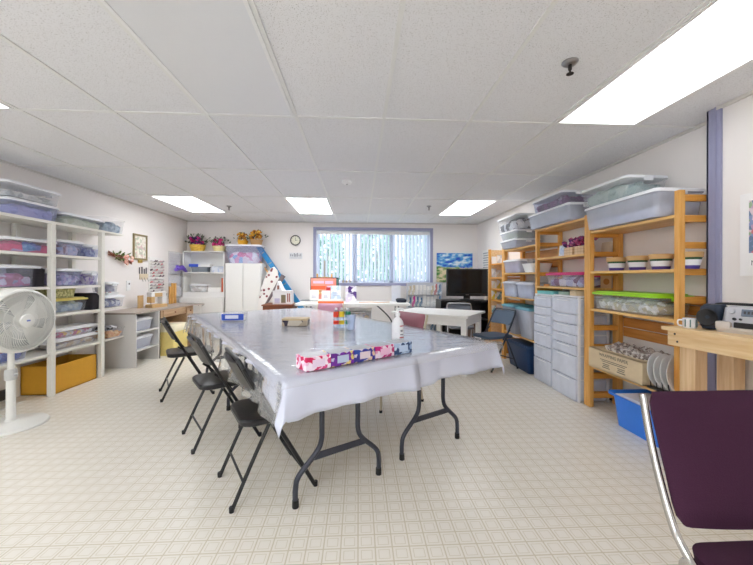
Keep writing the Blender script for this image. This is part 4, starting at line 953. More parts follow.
MB().box(-w, w, -.02, .05, .035, .07, .002).build('lid', PAPER, t)
tag(MB().box(-.17, .17, -.12, .12, 0, .035, .006).build('paper_stack', PAPER), 'flat white tray of papers on the left end of the craft table', 'paper', None, (-.86, 6.2, ZK))
tag(MB().box(-.17, .17, -.125, .125, 0, .008, .002).build('grey_board', mat('grey_board', C(120, 124, 128), .6)), 'grey board lying on the white papers on the craft table', 'board', None, (-.86, 6.2, ZK+.035))
tag(MB().box(-.085, .085, -.006, .006, 0, .30, .002).build('divider_board', mat('frost_panel', C(226, 228, 236), .4)), 'plain white board standing on the right of the craft table', 'board', None, (on2(396, 6.5), 6.5, ZK))
tag(MB().tube(curve([(-.3, 0, .006), (-.1, .02, .012), (.05, -.01, .006), (.25, .01, .014)], 5), .005, 6).build('twine', PINE), 'thin tan twine lying on the craft table', 'twine', None, (.30, 6.1, ZK+.001))
# easel behind the poster
t = thing('table_easel', 'small wooden easel behind the orange poster in front of the blind', 'easel', (on2(324.5, 6.5), 6.5, ZK))
MB().box(-.018, .018, -.012, .012, 0, .76, .002).build('mast', mat('easel_grey', C(150, 146, 134), .6), t)
MB().box(-.155, .155, -.03, -.012, .43, .455).build('tray', PINE, t)
for s in (-1, 1):
    MB().box(s*.135-.015, s*.135+.015, -.028, -.004, .40, .515, .002).build('clamp', PINE, t)
    MB().tube([(s*.03, 0, .46), (s*.16, .03, .005)], .010, 6).build('leg', PINE, t)
for k, x in enumerate((343, 346.5, 350)):
    tag(MB().lathe([(.016, 0), (.018, .05), (.012, .055)], seg=12).build('small_jar', mat('jar_tan', C(186, 170, 150), .5), None, True), ['leftmost', 'middle', 'rightmost'][k]+' of three tiny jars on the window ledge', 'jar', 'tiny jars on the window ledge', (on2(x, 7.09), 7.10, WZ0+.007))
# clear drawer unit and tray below the craft table
x0, x1 = on2(343.5, 6.2), on2(372, 6.2)
def drawer_unit(label, x0, x1, y0, y1, z0, hs, fm, dm, face, group=None, name='drawer_unit', gap=.006, convex=0):
    """face: '-y' or '-x'"""
    t = thing(name, label, 'drawer unit', ((x0+x1)/2, (y0+y1)/2, z0), 0, group); w, d = (x1-x0)/2, (y1-y0)/2; H = sum(hs)+.03
    f = MB()
    if face == '-y':
        f.box(-w, -w+.012, -d+.01, d, 0, H).box(w-.012, w, -d+.01, d, 0, H).box(-w+.012, w-.012, -d+.01, d, H-.014, H).box(-w+.012, w-.012, d-.008, d, .01, H-.014)
    else:
        f.box(-w+.012, w, -d, d, H-.016, H)
        for q in (-1, 1): f.box(-w+.012, -w+.036, min(q*d, q*(d-.012)), max(q*d, q*(d-.012)), 0, H-.016).box(w-.03, w-.008, min(q*d, q*(d-.012)), max(q*d, q*(d-.012)), 0, H-.016)
        f.box(w-.008, w, -d+.012, d-.012, .01, H-.014)
    z = .008; zs = []
    for h in hs:
        zs.append((z, h)); z += h
        if face == '-x': f.box(-w+.02, w-.008, -d+.002, d-.002, max(0, z-.012), z-.002)
        else: f.box(-w+.012, w-.012, -d+.02, d-.008, z-.008, z-.002)
    f.build('frame', fm, t)
    for z, h in zs:
        b_ = MB()
        if face == '-x':
            b_.loft([(z, 2*w-.04, 2*d-.04, .02, 0, 0), (z+h-.018, 2*w-.03, 2*d-.03, .02, 0, 0)], (True, False))
            b_.loft([(z+.001, .03, 2*d-.016, .012, -w+.008, 0), (z+h-.012, .03, 2*d-.016, .012, -w+.006, 0)])
            dr = b_.build('drawer', dm, t, True)
            MB().box(-w-.016, -w-.004, -d*.5, d*.5, z+h-.032, z+h-.022, .003).build('handle', fm, dr)
        else:
            b_.loft([(z, 2*w-.04, 2*d-.04, .02, 0, 0), (z+h-.018, 2*w-.03, 2*d-.03, .02, 0, 0)], (True, False))
            b_.loft([(z+.001, 2*w-.026, .03, .012, 0, -d+.008), (z+h-.012, 2*w-.026, .03, .012, 0, -d+.006)])
            dr = b_.build('drawer', dm, t, True)
            MB().box(-w*.5, w*.5, -d-.016, -d-.004, z+h-.032, z+h-.022, .003).build('handle', fm, dr)
    return t
drawer_unit('white clear-fronted drawer unit under the craft table', x0, x1, 6.2, 6.56, 0, [.2, .2, .18], WHITE2, TUB, '-y')
stuff_in('colourful craft goods in the top drawer under the craft table', x0+.05, x1-.05, 6.26, 6.5, .42, .10, [C(70, 160, 170), C(226, 190, 110), C(150, 130, 190), C(230, 226, 226)], 24, 4, 'craft_goods', None, 'craft goods')
filled('low clear bin under the left end of the craft table', -.86, -.42, 6.05, 6.45, 0, .30, [C(226, 228, 230), C(206, 208, 212)], 'white goods in the low bin under the craft table', TUBW, scale=14)
tag(MB().loft([(.0, .16, .26, .03), (.05, .18, .28, .04), (.065, .12, .2, .04)]).build('cushion', mat('navy_cushion', C(40, 46, 62), .8), None, True), 'dark cushion on the back right corner of the craft table', 'cushion', None, (.78, 6.3, ZK))
# ------------------------------------------------------------------ card rack right of the window
x0, x1 = .965, 1.66
t = thing('card_rack', 'clear standing rack full of magazines and cards below the window corner', 'card rack', ((x0+x1)/2, 6.86, 0))
w = (x1-x0)/2
MB().box(-w, w, .06, .075, .12, 1.09).box(-w, -w+.015, -.10, .075, 0, 1.09).box(w-.015, w, -.10, .075, 0, 1.09).build('frame', mat('rack_grey', C(196, 198, 206), .4), t)
ORD = ['first', 'second', 'third', 'fourth', 'fifth', 'sixth', 'seventh', 'eighth', 'ninth']
RC = [C(232, 230, 226), C(196, 120, 120), C(96, 130, 160), C(206, 190, 160), C(70, 66, 72), C(236, 234, 232), C(150, 170, 150)]
for r_ in range(4):
    z = .14+.235*r_
    MB().box(-w+.015, w-.015, -.11, -.105, z, z+.10).box(-w+.015, w-.015, -.105, .06, z-.006, z).build('pocket', clear('grey_clear_pocket', body=C(220, 224, 230), fac=.14), t)
    for k in range(9):
        xx = (x0+x1)/2 - w+.05 + (2*w-.1)*k/8
        hh = random.uniform(.17, .225)
        cc = random.choice(RC) if not (r_ == 2 and k == 1) else C(230, 40, 160)
        nm = ['bottom', 'lower middle', 'upper middle', 'top'][r_]
        tag(MB().box(-.030, .030, -.006, .006, 0, hh).build('magazine', patches('mag_%d_%d' % (r_, k), [cc, C(228, 226, 224), cc], 14, .5)), f'{ORD[k]} magazine from the left in the {nm} row of the clear card rack' if not (r_ == 2 and k == 1) else 'bright pink booklet in the clear card rack', 'magazine', 'magazines in the card rack', (xx, 6.80+.012*(k % 3), z+.001))
# seascape on the back wall
def seascape():
    m = bpy.data.materials.new('seascape_paint'); nt = nodes(m); N, L = nt.nodes, nt.links
    o = N.new('ShaderNodeOutputMaterial'); p = N.new('ShaderNodeBsdfPrincipled'); p.inputs['Roughness'].default_value = .55
    g_ = N.new('ShaderNodeTexCoord'); sp = N.new('ShaderNodeSeparateXYZ'); no = N.new('ShaderNodeTexNoise'); no.inputs['Scale'].default_value = 7; no.inputs['Detail'].default_value = 4
    mp = N.new('ShaderNodeMapping'); mp.inputs['Scale'].default_value = (1, 1, 2.6)
    L.new(g_.outputs['Object'], mp.inputs['Vector']); L.new(mp.outputs['Vector'], no.inputs['Vector']); L.new(g_.outputs['Object'], sp.inputs[0])
    sky = N.new('ShaderNodeValToRGB'); cr = sky.color_ramp
    cr.elements[0].position = .38; cr.elements[0].color = C(226, 236, 244); cr.elements[1].position = .62; cr.elements[1].color = C(20, 80, 200)
    e = cr.elements.new(.5); e.color = C(90, 170, 220)
    land = N.new('ShaderNodeValToRGB'); cl = land.color_ramp
    cl.elements[0].position = .36; cl.elements[0].color = C(50, 120, 50); cl.elements[1].position = .58; cl.elements[1].color = C(230, 214, 176)
    e = cl.elements.new(.46); e.color = C(120, 160, 90)
    L.new(no.outputs['Fac'], sky.inputs['Fac']); L.new(no.outputs['Fac'], land.inputs['Fac'])
    # height of the shoreline wobbles with noise
    ad = N.new('ShaderNodeMath'); ad.operation = 'MULTIPLY_ADD'; L.new(no.outputs['Fac'], ad.inputs[0]); ad.inputs[1].default_value = .16; L.new(sp.outputs['Z'], ad.inputs[2])
    st = N.new('ShaderNodeMapRange'); st.inputs['From Min'].default_value = .38; st.inputs['From Max'].default_value = .40; L.new(ad.outputs[0], st.inputs['Value'])
    mx = N.new('ShaderNodeMix'); mx.data_type = 'RGBA'; L.new(st.outputs['Result'], mx.inputs['Factor']); L.new(land.outputs['Color'], mx.inputs['A']); L.new(sky.outputs['Color'], mx.inputs['B'])
    L.new(mx.outputs['Result'], p.inputs['Base Color']); L.new(p.outputs['BSDF'], o.inputs['Surface']); return m
t = thing('seascape_painting', 'unframed blue beach painting on the back wall above the television', 'painting', (1.985, YB-.002, 1.10))
MB().box(-.375, .375, -.03, 0, 0, .60, .003).build('canvas', seascape(), t)
# ------------------------------------------------------------------ television on black stand
t = thing('tv_stand', 'black television stand in the back right corner', 'tv stand', (1.975, 6.45, 0))
MB().box(-.47, .47, -.22, .22, .745, .775, .003).box(-.47, -.44, -.22, .22, 0, .745).box(.44, .47, -.22, .22, 0, .745).box(-.44, .44, .20, .22, .05, .745).build('case', BLACKP, t)
for z in (.06, .42): MB().box(-.44, .44, -.20, .20, z-.02, z).build('shelf', BLACKP, t)
t = thing('television', 'black flat television on the black stand', 'television', (2.035, 6.38, .775), math.radians(-4))
MB().lathe([(.14, 0), (.14, .012), (.05, .02), (.03, .025)], seg=30).box(-.06, .06, .0, .03, .02, .10).build('stand_foot', BLACKP, t, True)
MB().box(-.385, .385, -.03, .04, .07, .585, .008).build('bezel', BLACKP, t)
MB().box(-.355, .355, -.0325, -.029, .125, .56).build('screen', mat('dark_screen', C(16, 17, 20), .12, var=.02), t)
MB().box(-.03, .03, -.0325, -.029, .09, .102).build('badge', STEEL, t)
MB().box(.31, .32, -.0325, -.029, .092, .1).build('standby_lamp', mat('lamp_red', C(150, 60, 50), .4), t)
tag(MB().lathe([(.03, 0), (.032, .09), (.028, .10)], seg=14).build('candle_jar', mat('jar_cream', C(216, 206, 196), .5), None, True), 'small pale jar on the right end of the television stand', 'jar', None, (2.38, 6.36, .776))
tag(MB().box(-.10, .10, -.08, .08, 0, .26, .01).build('speaker_box', mat('brown_box', C(120, 98, 84), .6)), 'brown box on the lower shelf of the television stand', 'box', None, (2.15, 6.42, .062))
# office chair
t = thing('office_chair', 'dark blue office chair in front of the television stand', 'chair', (1.52, 5.88, 0), math.radians(15))
NV = mat('navy_fabric', C(34, 52, 92), .85, var=.1, scale=200)
MB().loft([(.40, .40, .40, .1), (.41, .46, .45, .12), (.46, .47, .46, .12), (.485, .42, .41, .1)]).build('seat', NV, t, True)
MB().loft([(.52, .36, .04, .018, 0, -.21), (.56, .42, .06, .028, 0, -.215), (.64, .42, .06, .028, 0, -.23), (.69, .36, .04, .018, 0, -.24)]).build('backrest', NV, t, True)
MB().tube(curve([(0, -.06, .39), (0, -.22, .40), (0, -.26, .50), (0, -.245, .62)], 5), .018, 8).build('back_support', BLACKP, t, True)
MB().lathe([(.03, .07), (.03, .24), (.02, .24), (.02, .395)], seg=14).build('gas_column', BLACKP, t, True)
for k in range(5):
    a = 2*PI*k/5; l_ = MB().tube([(0, 0, .10), (.26*math.cos(a), .26*math.sin(a), .07)], [.03, .018], 8).build('leg', BLACKP, t)
    MB().lathe([(.024, -.012), (.024, .012)], seg=14, M=Matrix.Translation((.26*math.cos(a), .26*math.sin(a), .0245)) @ Matrix.Rotation(a+.6, 4, 'Z') @ Matrix.Rotation(PI/2, 4, 'X')).tube([(.26*math.cos(a), .26*math.sin(a), .03), (.26*math.cos(a), .26*math.sin(a), .075)], .008, 6).build('caster', BLACKP, l_, True)
# ------------------------------------------------------------------ white wooden table with square legs
e2 = Vector((.57, .82, 0)).normalized(); e1 = Vector((-.82, .57, 0)).normalized(); N0 = Vector((1.285, 4.10, 0))
ta = math.atan2(e2.y, e2.x)
t = thing('square_leg_table', 'white wooden table with square legs and long leaf, right of the long table', 'table', N0, ta)   # local x = e2, local y = e1
MB().box(-.05, .74, -.05, 1.0, .705, .735, .004).build('tabletop', WHITE, t)
MB().box(.0, .64, -.012, .012, .60, .705).box(.0, .64, .575, .60, .60, .705).box(-.0, .024, .012, .575, .60, .705).box(.616, .64, .012, .575, .60, .705).build('apron', WHITE, t)
for x in (.012, .628):
    for y in (.012, .575): MB().box(x-.032, x+.032, y-.032, y+.032, 0, .705, .003).build('leg', WHITE, t)
# ------------------------------------------------------------------ right wall: printed notice and poster
t = thing('printed_notice', 'tall white notice with rows of grey print on the right wall beside the television', 'notice', (XR, 6.57, 1.24))
MB().box(-.008, 0, -.19, .19, 0, .49).build('sheet', PAPER, t)
pr = MB()
for k in range(9): pr.box(-.0095, -.0075, -.15+.02*(k % 3), .15-.03*(k % 2), .05+.046*k, .05+.046*k+.022)
pr.build('print', mat('notice_grey', C(176, 176, 182), .7), t)
FRW = mat('poster_white_frame', C(240, 238, 238), .4, var=.01)
t = thing('framed_poster', 'large white-bordered poster with colourful garden picture at the right edge', 'poster', (XN, 1.685, 1.213))
MB().box(-.03, -.002, -.285, .285, 0, .49, .002).build('frame', FRW, t)
MB().box(-.0315, -.0295, -.235, .235, .135, .445).build('picture', patches('garden_print', [C(196, 160, 190), C(140, 150, 190), C(216, 196, 206), C(110, 130, 160), C(206, 120, 130), C(150, 170, 140)], 40, .6), t)
text('M', .042, mat('poster_grey', C(120, 118, 124), .7), t, M=face_mx(-.0305, .225, .075), align='LEFT', sx=.9, depth=.0003)
# ------------------------------------------------------------------ right: pine shelf units
FX, BX, HT = 2.14, 2.462, 1.79
def pine_unit(label, y0, y1, boards, frames, planks=None):
    t = thing('pine_shelf_unit', label, 'shelf unit', (0, (y0+y1)/2, 0), 0, 'pine shelf units on the right wall')
    yc = (y0+y1)/2
    for y in frames:
        f = MB()
        for x in (FX+.02, BX-.022): f.box(x-.02, x+.02, y-yc-.02, y-yc+.02, 0, HT, .002)
        fr = f.build('side_frame', PINE, t)
        for z in (.10, .28, .55, .73, 1.05, 1.24, 1.42, 1.60, 1.74): MB().box(FX+.04, BX-.042, y-yc-.010, y-yc+.010, z-.022, z+.022, .002).build('rung', PINEX, fr)
    a = y0-yc+.021; b = y1-yc-.021
    for z in boards: MB().box(FX+.004, BX-.003, a, b, z-.022, z, .002).build('shelf_board', PINEY, t)
    if planks:
        for z0, z1 in planks: MB().box(BX-.002, BX+.010, a, b, z0, z1, .002).build('back_plank', PINED, t)
    return t
YA0, YA1, YB0, YB1, YC1, YD1 = 2.21, 3.10, 3.142, 4.055, 4.985, 5.58
pine_unit('pine shelf unit nearest the corner guard, holding striped pots', YA0, YA1, [.39, .915, 1.26, 1.63], [YA0, YA1], [(.66, .742), (.75, .832), (.925, .995), (1.0, 1.07)])
pine_unit('middle pine shelf unit over the drawer towers', YB0, YB1, [1.10, 1.43, 1.775], [YB0, YB1])
pine_unit('far pine shelf unit with the grey tubs', YB1, YC1, [.42, .93, 1.265, 1.605], [YC1], [(1.33, 1.44), (1.46, 1.56)])
t = thing('card_display_rack', 'narrow pine display rack of cards at the far end of the shelves', 'display rack', (0, 5.30, 0))
f = MB()
for y in (YC1+.05, YD1):
    for x in (FX+.02, BX-.022): f.box(x-.018, x+.018, y-5.30-.018, y-5.30+.018, 0, 1.66, .002)
f.build('side_frame', PINE, t)
MB().box(FX+.04, BX-.042, YD1-5.30-.008, YD1-5.30+.004, .1, 1.65).build('end_panel', PALEY, t)
for z in (.25, .62, .84, 1.02, 1.20, 1.42): MB().box(FX+.04, BX-.003, YC1+.068-5.30, YD1-.018-5.30, z-.02, z).build('shelf_board', PINEX, t)
cid = 0
for z, colr in ((1.42, 0), (1.20, 1), (1.02, 2), (.84, 3), (.62, 4)):
    for k, x in enumerate((2.215, 2.305, 2.39)):
        nm = ['white', 'pale grey', 'cream', 'yellow', 'teal'][(colr+k) % 5]
        cc = [C(238, 238, 238), C(206, 208, 212), C(232, 222, 196), C(226, 200, 90), C(120, 170, 176)][(colr+k) % 5]
        tag(MB().box(-.04, .04, -.004, .004, 0, .12+.025*((k+colr) % 2), M=Matrix.Rotation(-.15, 4, 'X')).build('greeting_card', patches('gc_'+nm, [cc, C(236, 236, 236), cc], 20, .6)),
            f'{["left", "middle", "right"][k]} {nm} card on the {["top", "second", "third", "fourth", "lowest filled"][colr]} board of the narrow display rack', 'card', 'cards on the display rack', (x, 5.515, z+.001))
bx0, bx1 = FX-.015, BX-.008
yr = lambda px, py, X=2.10: atx(px, py, X).y
GR = 'bins on the pine shelves'
# ---- unit A (nearest)
filled('very large frosted bin, lower of the two on top of the nearest pine unit', 2.06, 2.44, 2.285, 3.07, 1.632, .205, [C(206, 210, 226), C(190, 196, 216), C(226, 228, 236)], 'pale goods in the lower large bin on the nearest pine unit', TUBW, fill=.6, scale=9, group=GR)
filled('grey bin of green fabric, upper of two on top of the nearest pine unit', 2.06, 2.43, 2.56, 3.12, 1.84, .17, [C(150, 170, 166), C(170, 184, 180), C(126, 150, 146)], 'grey green fabric in the upper bin on the nearest pine unit', TUB, fill=.95, scale=9, n=4, group=GR)
TER = mat('terracotta_tan', C(206, 166, 112), .6); PG = mat('pot_green', C(40, 84, 50), .5); PWH = mat('pot_white', C(236, 236, 240), .5); PV = mat('pot_purple', C(74, 56, 140), .5)
pot0 = None
for px, lab in ((616.5, 'striped clay pot farthest along the second shelf'), (637.5, 'second striped clay pot from the far end of the shelf'), (661, 'third striped clay pot from the far end of the shelf'), (689, 'striped clay pot seen through the near shelf frame')):
    y = yr(px, 262, 2.24)
    if pot0 is None:
        pot0 = t = thing('striped_pot', lab, 'pot', (2.24, y, 1.261), 0, 'striped clay pots on the second shelf'); t.scale = (1.14, 1.14, 1.08)
        MB().lathe([(.046, 0), (.050, .022)], seg=24).build('purple_band', PV, t, True)
        MB().lathe([(.0495, .022), (.057, .058)], seg=24).build('white_band', PWH, t, True)
        MB().lathe([(.0565, .058), (.059, .072)], seg=24).build('green_band', PG, t, True)
        MB().lathe([(.064, .072), (.067, .104), (.062, .106), (.055, .07), (.05, .066)], seg=24).build('rim', TER, t, True)
    else: dup(pot0, lab, (2.24, y, 1.261))
LIME = mat('lime_lid', C(160, 220, 40), .4)
filled('clear bin with lime green lid on the third shelf of the nearest pine unit', bx0+.01, bx1, 2.37, 3.07, .916, .165, [C(206, 210, 212), C(170, 172, 160), C(226, 228, 230), C(190, 186, 160)], 'grey and white shells in the lime-lidded bin', TUB, LIME, fill=.8, scale=26, n=4, group=GR, taper=.02)
t = thing('cardboard_box', 'long cardboard box printed with lettering on the lowest shelf', 'box', (2.265, 2.765, .391))
w, d, h = .29, .60, .175
MB().box(-w/2, w/2, -d/2, -d/2+.006, 0, h).box(-w/2, w/2, d/2-.006, d/2, 0, h).box(-w/2, -w/2+.006, -d/2+.006, d/2-.006, 0, h).box(w/2-.006, w/2, -d/2+.006, d/2-.006, 0, h).box(-w/2, w/2, -d/2, d/2, 0, .006).box(-w/2, w/2, -d/2, d/2, h-.006, h).build('carton', CARD, t)
text('WRAPPING PAPER', .036, mat('faded_ink', C(120, 112, 104), .8), t, M=face_mx(-w/2-.001, .0, .135), sx=1.1)
pm = MB()
for yy, z, l in ((0, .098, .15), (0, .084, .13)): pm.box(-w/2-.001, -w/2+.001, yy-l, yy+l, z-.003, z+.003)
for yy in (.08, -.09): pm.box(-w/2-.001, -w/2+.001, yy-.045, yy+.045, .03, .038).box(-w/2-.001, -w/2+.001, yy-.035, yy+.035, .046, .054).box(-w/2-.001, -w/2+.001, yy-.04, yy+.04, .061, .068)
pm.build('small_print', MATS['faded_ink'], t)
bgm = MB()
for k in range(60): bgm.ball(random.uniform(-.11, .11), random.uniform(-.21, .21), random.uniform(.02, .045), random.uniform(.018, .03), 1, jit=.35)
bgm.loft([(0, .22, .44, .05), (.03, .24, .46, .06), (.045, .16, .36, .06)])
tag(bgm.build('crumpled_bag', patches('grey_bag', [C(196, 190, 186), C(150, 140, 136), C(216, 212, 210), C(120, 108, 104)], 50, .3)), 'crumpled grey plastic bag of goods on the printed cardboard box', 'bag', None, (2.29, 2.74, .567))
t = thing('dish_rack', 'dark rack holding white plates on the lowest shelf', 'rack', (2.26, 2.335, .391))
rk = MB().box(-.13, .13, -.10, .10, 0, .012)
for y in (-.075, -.025, .025, .075):
    for x in (-.12, .12): rk.tube([(x, y, .01), (x, y+.01, .07)], .004, 6)
rk.build('wire', BLACKP, t)
pl0 = None
for k, lab in enumerate(('white plate nearest the cardboard box in the dark rack', 'second white plate from the cardboard box in the dark rack', 'third white plate from the cardboard box in the dark rack', 'white plate farthest from the cardboard box in the dark rack')):
    M_ = Matrix.Rotation(math.radians(18), 4, 'Z') @ Matrix.Rotation(math.radians(82), 4, 'X')
    loc = (2.185, 2.335+.085-.052*k, .404+.122)
    if pl0 is None:
        pl0 = MB().lathe([(.05, -.008), (.075, -.004), (.125, .016), (.127, .02), (.122, .02), (.075, .002), (.0, .0)], seg=36, M=M_, cap=False).build('plate', mat('plate_white', C(240, 240, 240), .2), None, True); o = pl0
    else: o = pl0.copy(); COL.objects.link(o)
    tag(o, lab, 'plate', 'white plates in the dark rack', loc)
# blue tub on the floor
t = thing('blue_tub', 'bright blue plastic tub on the floor under the nearest shelf', 'tub', (2.245, 2.505, 0))
BT = mat('bright_blue_plastic', C(48, 132, 240), .35, var=.04)
MB().loft([(0, .26, .42, .04), (.004, .27, .43, .05), (.235, .32, .48, .06), (.25, .39, .53, .07), (.265, .39, .53, .07), (.263, .36, .50, .06), (.245, .315, .475, .06), (.02, .26, .42, .04)], cn=6).build('body', BT, t, True)
tag(MB().box(-.14, .14, -.21, .21, 0, .006, .002).box(-.13, .135, -.2, .17, .006, .012, .002).build('paper_stack', mat('lavender_paper', C(222, 220, 232), .6)), 'white sheets lying inside the bright blue tub', 'paper', None, (2.245, 2.505, .246))
tag(MB().loft([(0, .25, .40, .04), (.215, .29, .44, .05)]).build('tub_goods', mat('tub_goods', C(190, 190, 200), .8), None, True), 'pale goods inside the bright blue tub under the sheets', 'goods', None, (2.245, 2.505, .024))
# ---- unit B (middle)
filled('long frosted bin, lower of the two on top of the middle pine unit', 2.05, 2.44, 3.28, 4.10, 1.777, .175, [C(196, 204, 226), C(216, 222, 236), C(60, 50, 60), C(176, 186, 214)], 'blue white packets in the lower bin on the middle pine unit', TUBW, fill=.85, scale=11, n=4, group=GR)
filled('clear bin of plum fabric, upper of two on top of the middle pine unit', 2.06, 2.43, 3.40, 4.02, 1.954, .15, [C(120, 50, 96), C(90, 36, 70), C(150, 70, 120)], 'plum fabric in the upper bin on the middle pine unit', TUBB, fill=.92, scale=8, n=3, group=GR)
cr0 = None
for k, lab in enumerate(('small pale wooden crate of purple flowers, far one of the pair', 'small pale wooden crate of pink flowers, near one of the pair')):
    y = (3.50, 3.32)[k]
    t = thing('flower_crate', lab, 'flower crate', (2.25, y, 1.431), 0, 'flower crates on the middle pine unit')
    MB().box(-.06, .06, -.07, .07, 0, .085, .003).build('crate', PALE, t)
    s_ = MB()
    for z in (.028, .056): s_.box(-.061, .061, -.071, .071, z-.002, z+.002)
    s_.build('slat_gap', DESKW, t)
    b_ = MB()
    for q in range(24): b_.ball(random.uniform(-.07, .07), random.uniform(-.085, .085), random.uniform(.09, .17), random.uniform(.02, .032), 1, jit=.25)
    b_.build('blossoms', patches(('purple_bloom', 'pink_bloom')[k], [C(90, 50, 110), C(160, 60, 120), C(60, 40, 80), C(200, 120, 160)] if k == 0 else [C(150, 40, 90), C(206, 110, 150), C(90, 40, 80), C(110, 60, 110)], 40), t, True)
tag(MB().box(-.004, .004, -.05, .05, 0, .12, M=Matrix.Rotation(.1, 4, 'Y')).build('display_card', patches('blue_card', [C(196, 212, 236), C(170, 196, 230), C(228, 234, 242)], 26, .6)), 'pale blue card beside the purple flower crate', 'card', None, (2.22, 3.66, 1.4325))
tag(MB().box(-.012, .012, -.06, .06, 0, .11, .004, M=Matrix.Rotation(.15, 4, 'Y')).build('wooden_plaque', mat('plaque_cream', C(222, 208, 184), .6)), 'cream block standing at the near end of the flower crate shelf', 'block', None, (2.38, 3.20, 1.433))
PINKL = mat('magenta_lid', C(200, 30, 110), .45)
filled('clear bin with magenta lid on the shelf above the drawer towers', bx0+.01, bx1, 3.20, 3.86, 1.101, .155, [C(176, 180, 220), C(206, 206, 226), C(110, 50, 110), C(150, 130, 190)], 'lilac and plum fabric in the magenta-lidded bin', TUB, PINKL, fill=.9, scale=9, n=4, group=GR, taper=.02)
t = thing('picture_tile', 'small tan tile with a round brown motif seen through the shelf frame', 'tile', (2.36, 3.168, 1.102))
tag(MB().box(-.010, .010, -.05, .05, 0, .02).build('plaque_foot', PINED), 'small dark wooden foot beside the magenta-lidded bin', 'block', None, (2.2, 3.92, 1.102))
MB().box(-.055, .055, -.003, .003, 0, .12, .002).build('tile', mat('tile_tan', C(206, 168, 130), .6), t)
MB().lathe([(.03, -.002), (.03, .002)], seg=24, M=Matrix.Translation((0, -.003, .06)) @ RM).build('motif', mat('motif_brown', C(176, 110, 50), .6), t)
FROST = clear('frosted_drawer', tint=C(236, 240, 246), body=C(232, 237, 250), fac=.8, rough=.35)
FRM = mat('drawer_frame', C(234, 236, 240), .4, var=.02)
drawer_unit('far white drawer tower with seven clear drawers under the middle shelf', 2.10, 2.42, 3.64, 4.02, 0, [.27, .15, .15, .10, .10, .10, .11][:7], FRM, FROST, '-x', 'drawer towers', 'drawer_tower')
drawer_unit('near white drawer tower with a deep top box under the middle shelf', 2.09, 2.42, 3.19, 3.61, 0, [.215, .225, .10, .10, .10, .10, .15][:7], FRM, FROST, '-x', 'drawer towers', 'drawer_tower')
GW = [C(206, 208, 214), C(176, 180, 190), C(226, 226, 230)]
tag(MB().loft([(0, .26, .32, .03), (.07, .26, .33, .03), (.085, .2, .26, .03)]).build('craft_goods', patches('gw_goods', GW, 20), None, True), 'grey craft goods in the bottom drawer of the far tower', 'craft goods', None, (2.265, 3.83, .024))
tag(MB().loft([(0, .26, .34, .03), (.12, .26, .34, .03), (.14, .2, .26, .03)]).build('craft_goods', patches('gw_goods', GW, 20), None, True), 'grey craft goods in the bottom drawer of the near tower', 'craft goods', None, (2.26, 3.40, .024))
TEAL = mat('teal_plastic', C(110, 186, 186), .4)
tag(MB().loft([(0, .26, .34, .02), (.035, .27, .35, .02), (.036, .25, .33, .02)]).build('flat_case', TEAL), 'flat teal case on top of the far drawer tower', 'case', None, (2.255, 3.83, 1.0115))
tag(MB().box(-.08, .08, -.055, .055, 0, .05, .002).build('small_carton', CARD), 'small brown carton on the near drawer tower', 'carton', None, (2.2, 3.30, 1.0215))
tag(MB().box(-.10, .10, -.09, .09, 0, .03, .004).build('flat_case', mat('sage_plastic', C(150, 176, 160), .5)), 'flat sage green case on the near drawer tower', 'case', None, (2.23, 3.48, 1.0215))
# ---- unit C (far)
filled('shallow frosted bin at the bottom of the stack on the far pine unit', 2.06, 2.43, 4.44, 4.955, 1.607, .12, [C(214, 218, 230), C(190, 196, 214), C(60, 58, 60)], 'white packets in the lowest stacked bin of the far pine unit', TUBW, fill=.8, scale=10, group=GR)
filled('shallow frosted bin with green goods, middle of the stack on the far pine unit', 2.06, 2.43, 4.43, 4.955, 1.728, .12, [C(126, 146, 60), C(150, 166, 80), C(216, 220, 226)], 'olive green goods in the middle stacked bin of the far pine unit', TUBW, fill=.85, scale=10, group=GR)
filled('tall clear bin of grey goods topmost of the stack on the far pine unit', 2.04, 2.44, 4.40, 5.02, 1.849, .20, [C(120, 122, 128), C(196, 198, 206), C(90, 92, 98), C(214, 216, 222)], 'dark grey and white goods in the topmost bin of the far pine unit', TUB, fill=.85, scale=16, n=4, group=GR)
filled('clear bin of lilac goods on the second shelf of the far pine unit', 2.10, 2.42, 4.44, 4.94, 1.266, .185, [C(196, 150, 190), C(214, 210, 230), C(170, 130, 170)], 'lilac goods on the second shelf of the far pine unit', TUBW, fill=.8, scale=9, n=2, group=GR)
t = thing('white_basket', 'white plastic basket on the second shelf beside the lilac bin', 'basket', (2.25, 4.24, 1.266))
MB().loft([(0, .22, .22, .03), (.10, .27, .28, .04), (.11, .275, .285, .04), (.108, .25, .26, .04), (.01, .2, .2, .03)]).build('basket', WHITE2, t, True)
tag(MB().lathe([(.04, 0), (.045, .06), (.04, .13), (.025, .15)], seg=14).build('dark_flask', mat('flask', C(60, 56, 56), .4), None, True), 'dark flask standing in the white basket', 'flask', None, (2.25, 4.24, 1.277))
filled('frosted bin with grey lid on the third shelf, far one of the pair', 2.10, 2.42, 4.56, 4.96, .931, .215, [C(206, 212, 230), C(186, 194, 220), C(226, 230, 238)], 'white blue goods in the far grey-lidded bin', TUBW, mat('grey_lid', C(196, 200, 210), .4), fill=.8, scale=9, n=2, group=GR, taper=.02)
filled('frosted bin with grey lid on the third shelf, near one of the pair', 2.10, 2.42, 4.10, 4.53, .931, .205, [C(190, 196, 224), C(206, 212, 232), C(170, 180, 214)], 'blue white goods in the near grey-lidded bin', TUBW, MATS['grey_lid'], fill=.85, scale=14, n=2, group=GR, taper=.02)
TL_ = mat('teal_grey_lid', C(90, 150, 166), .45)
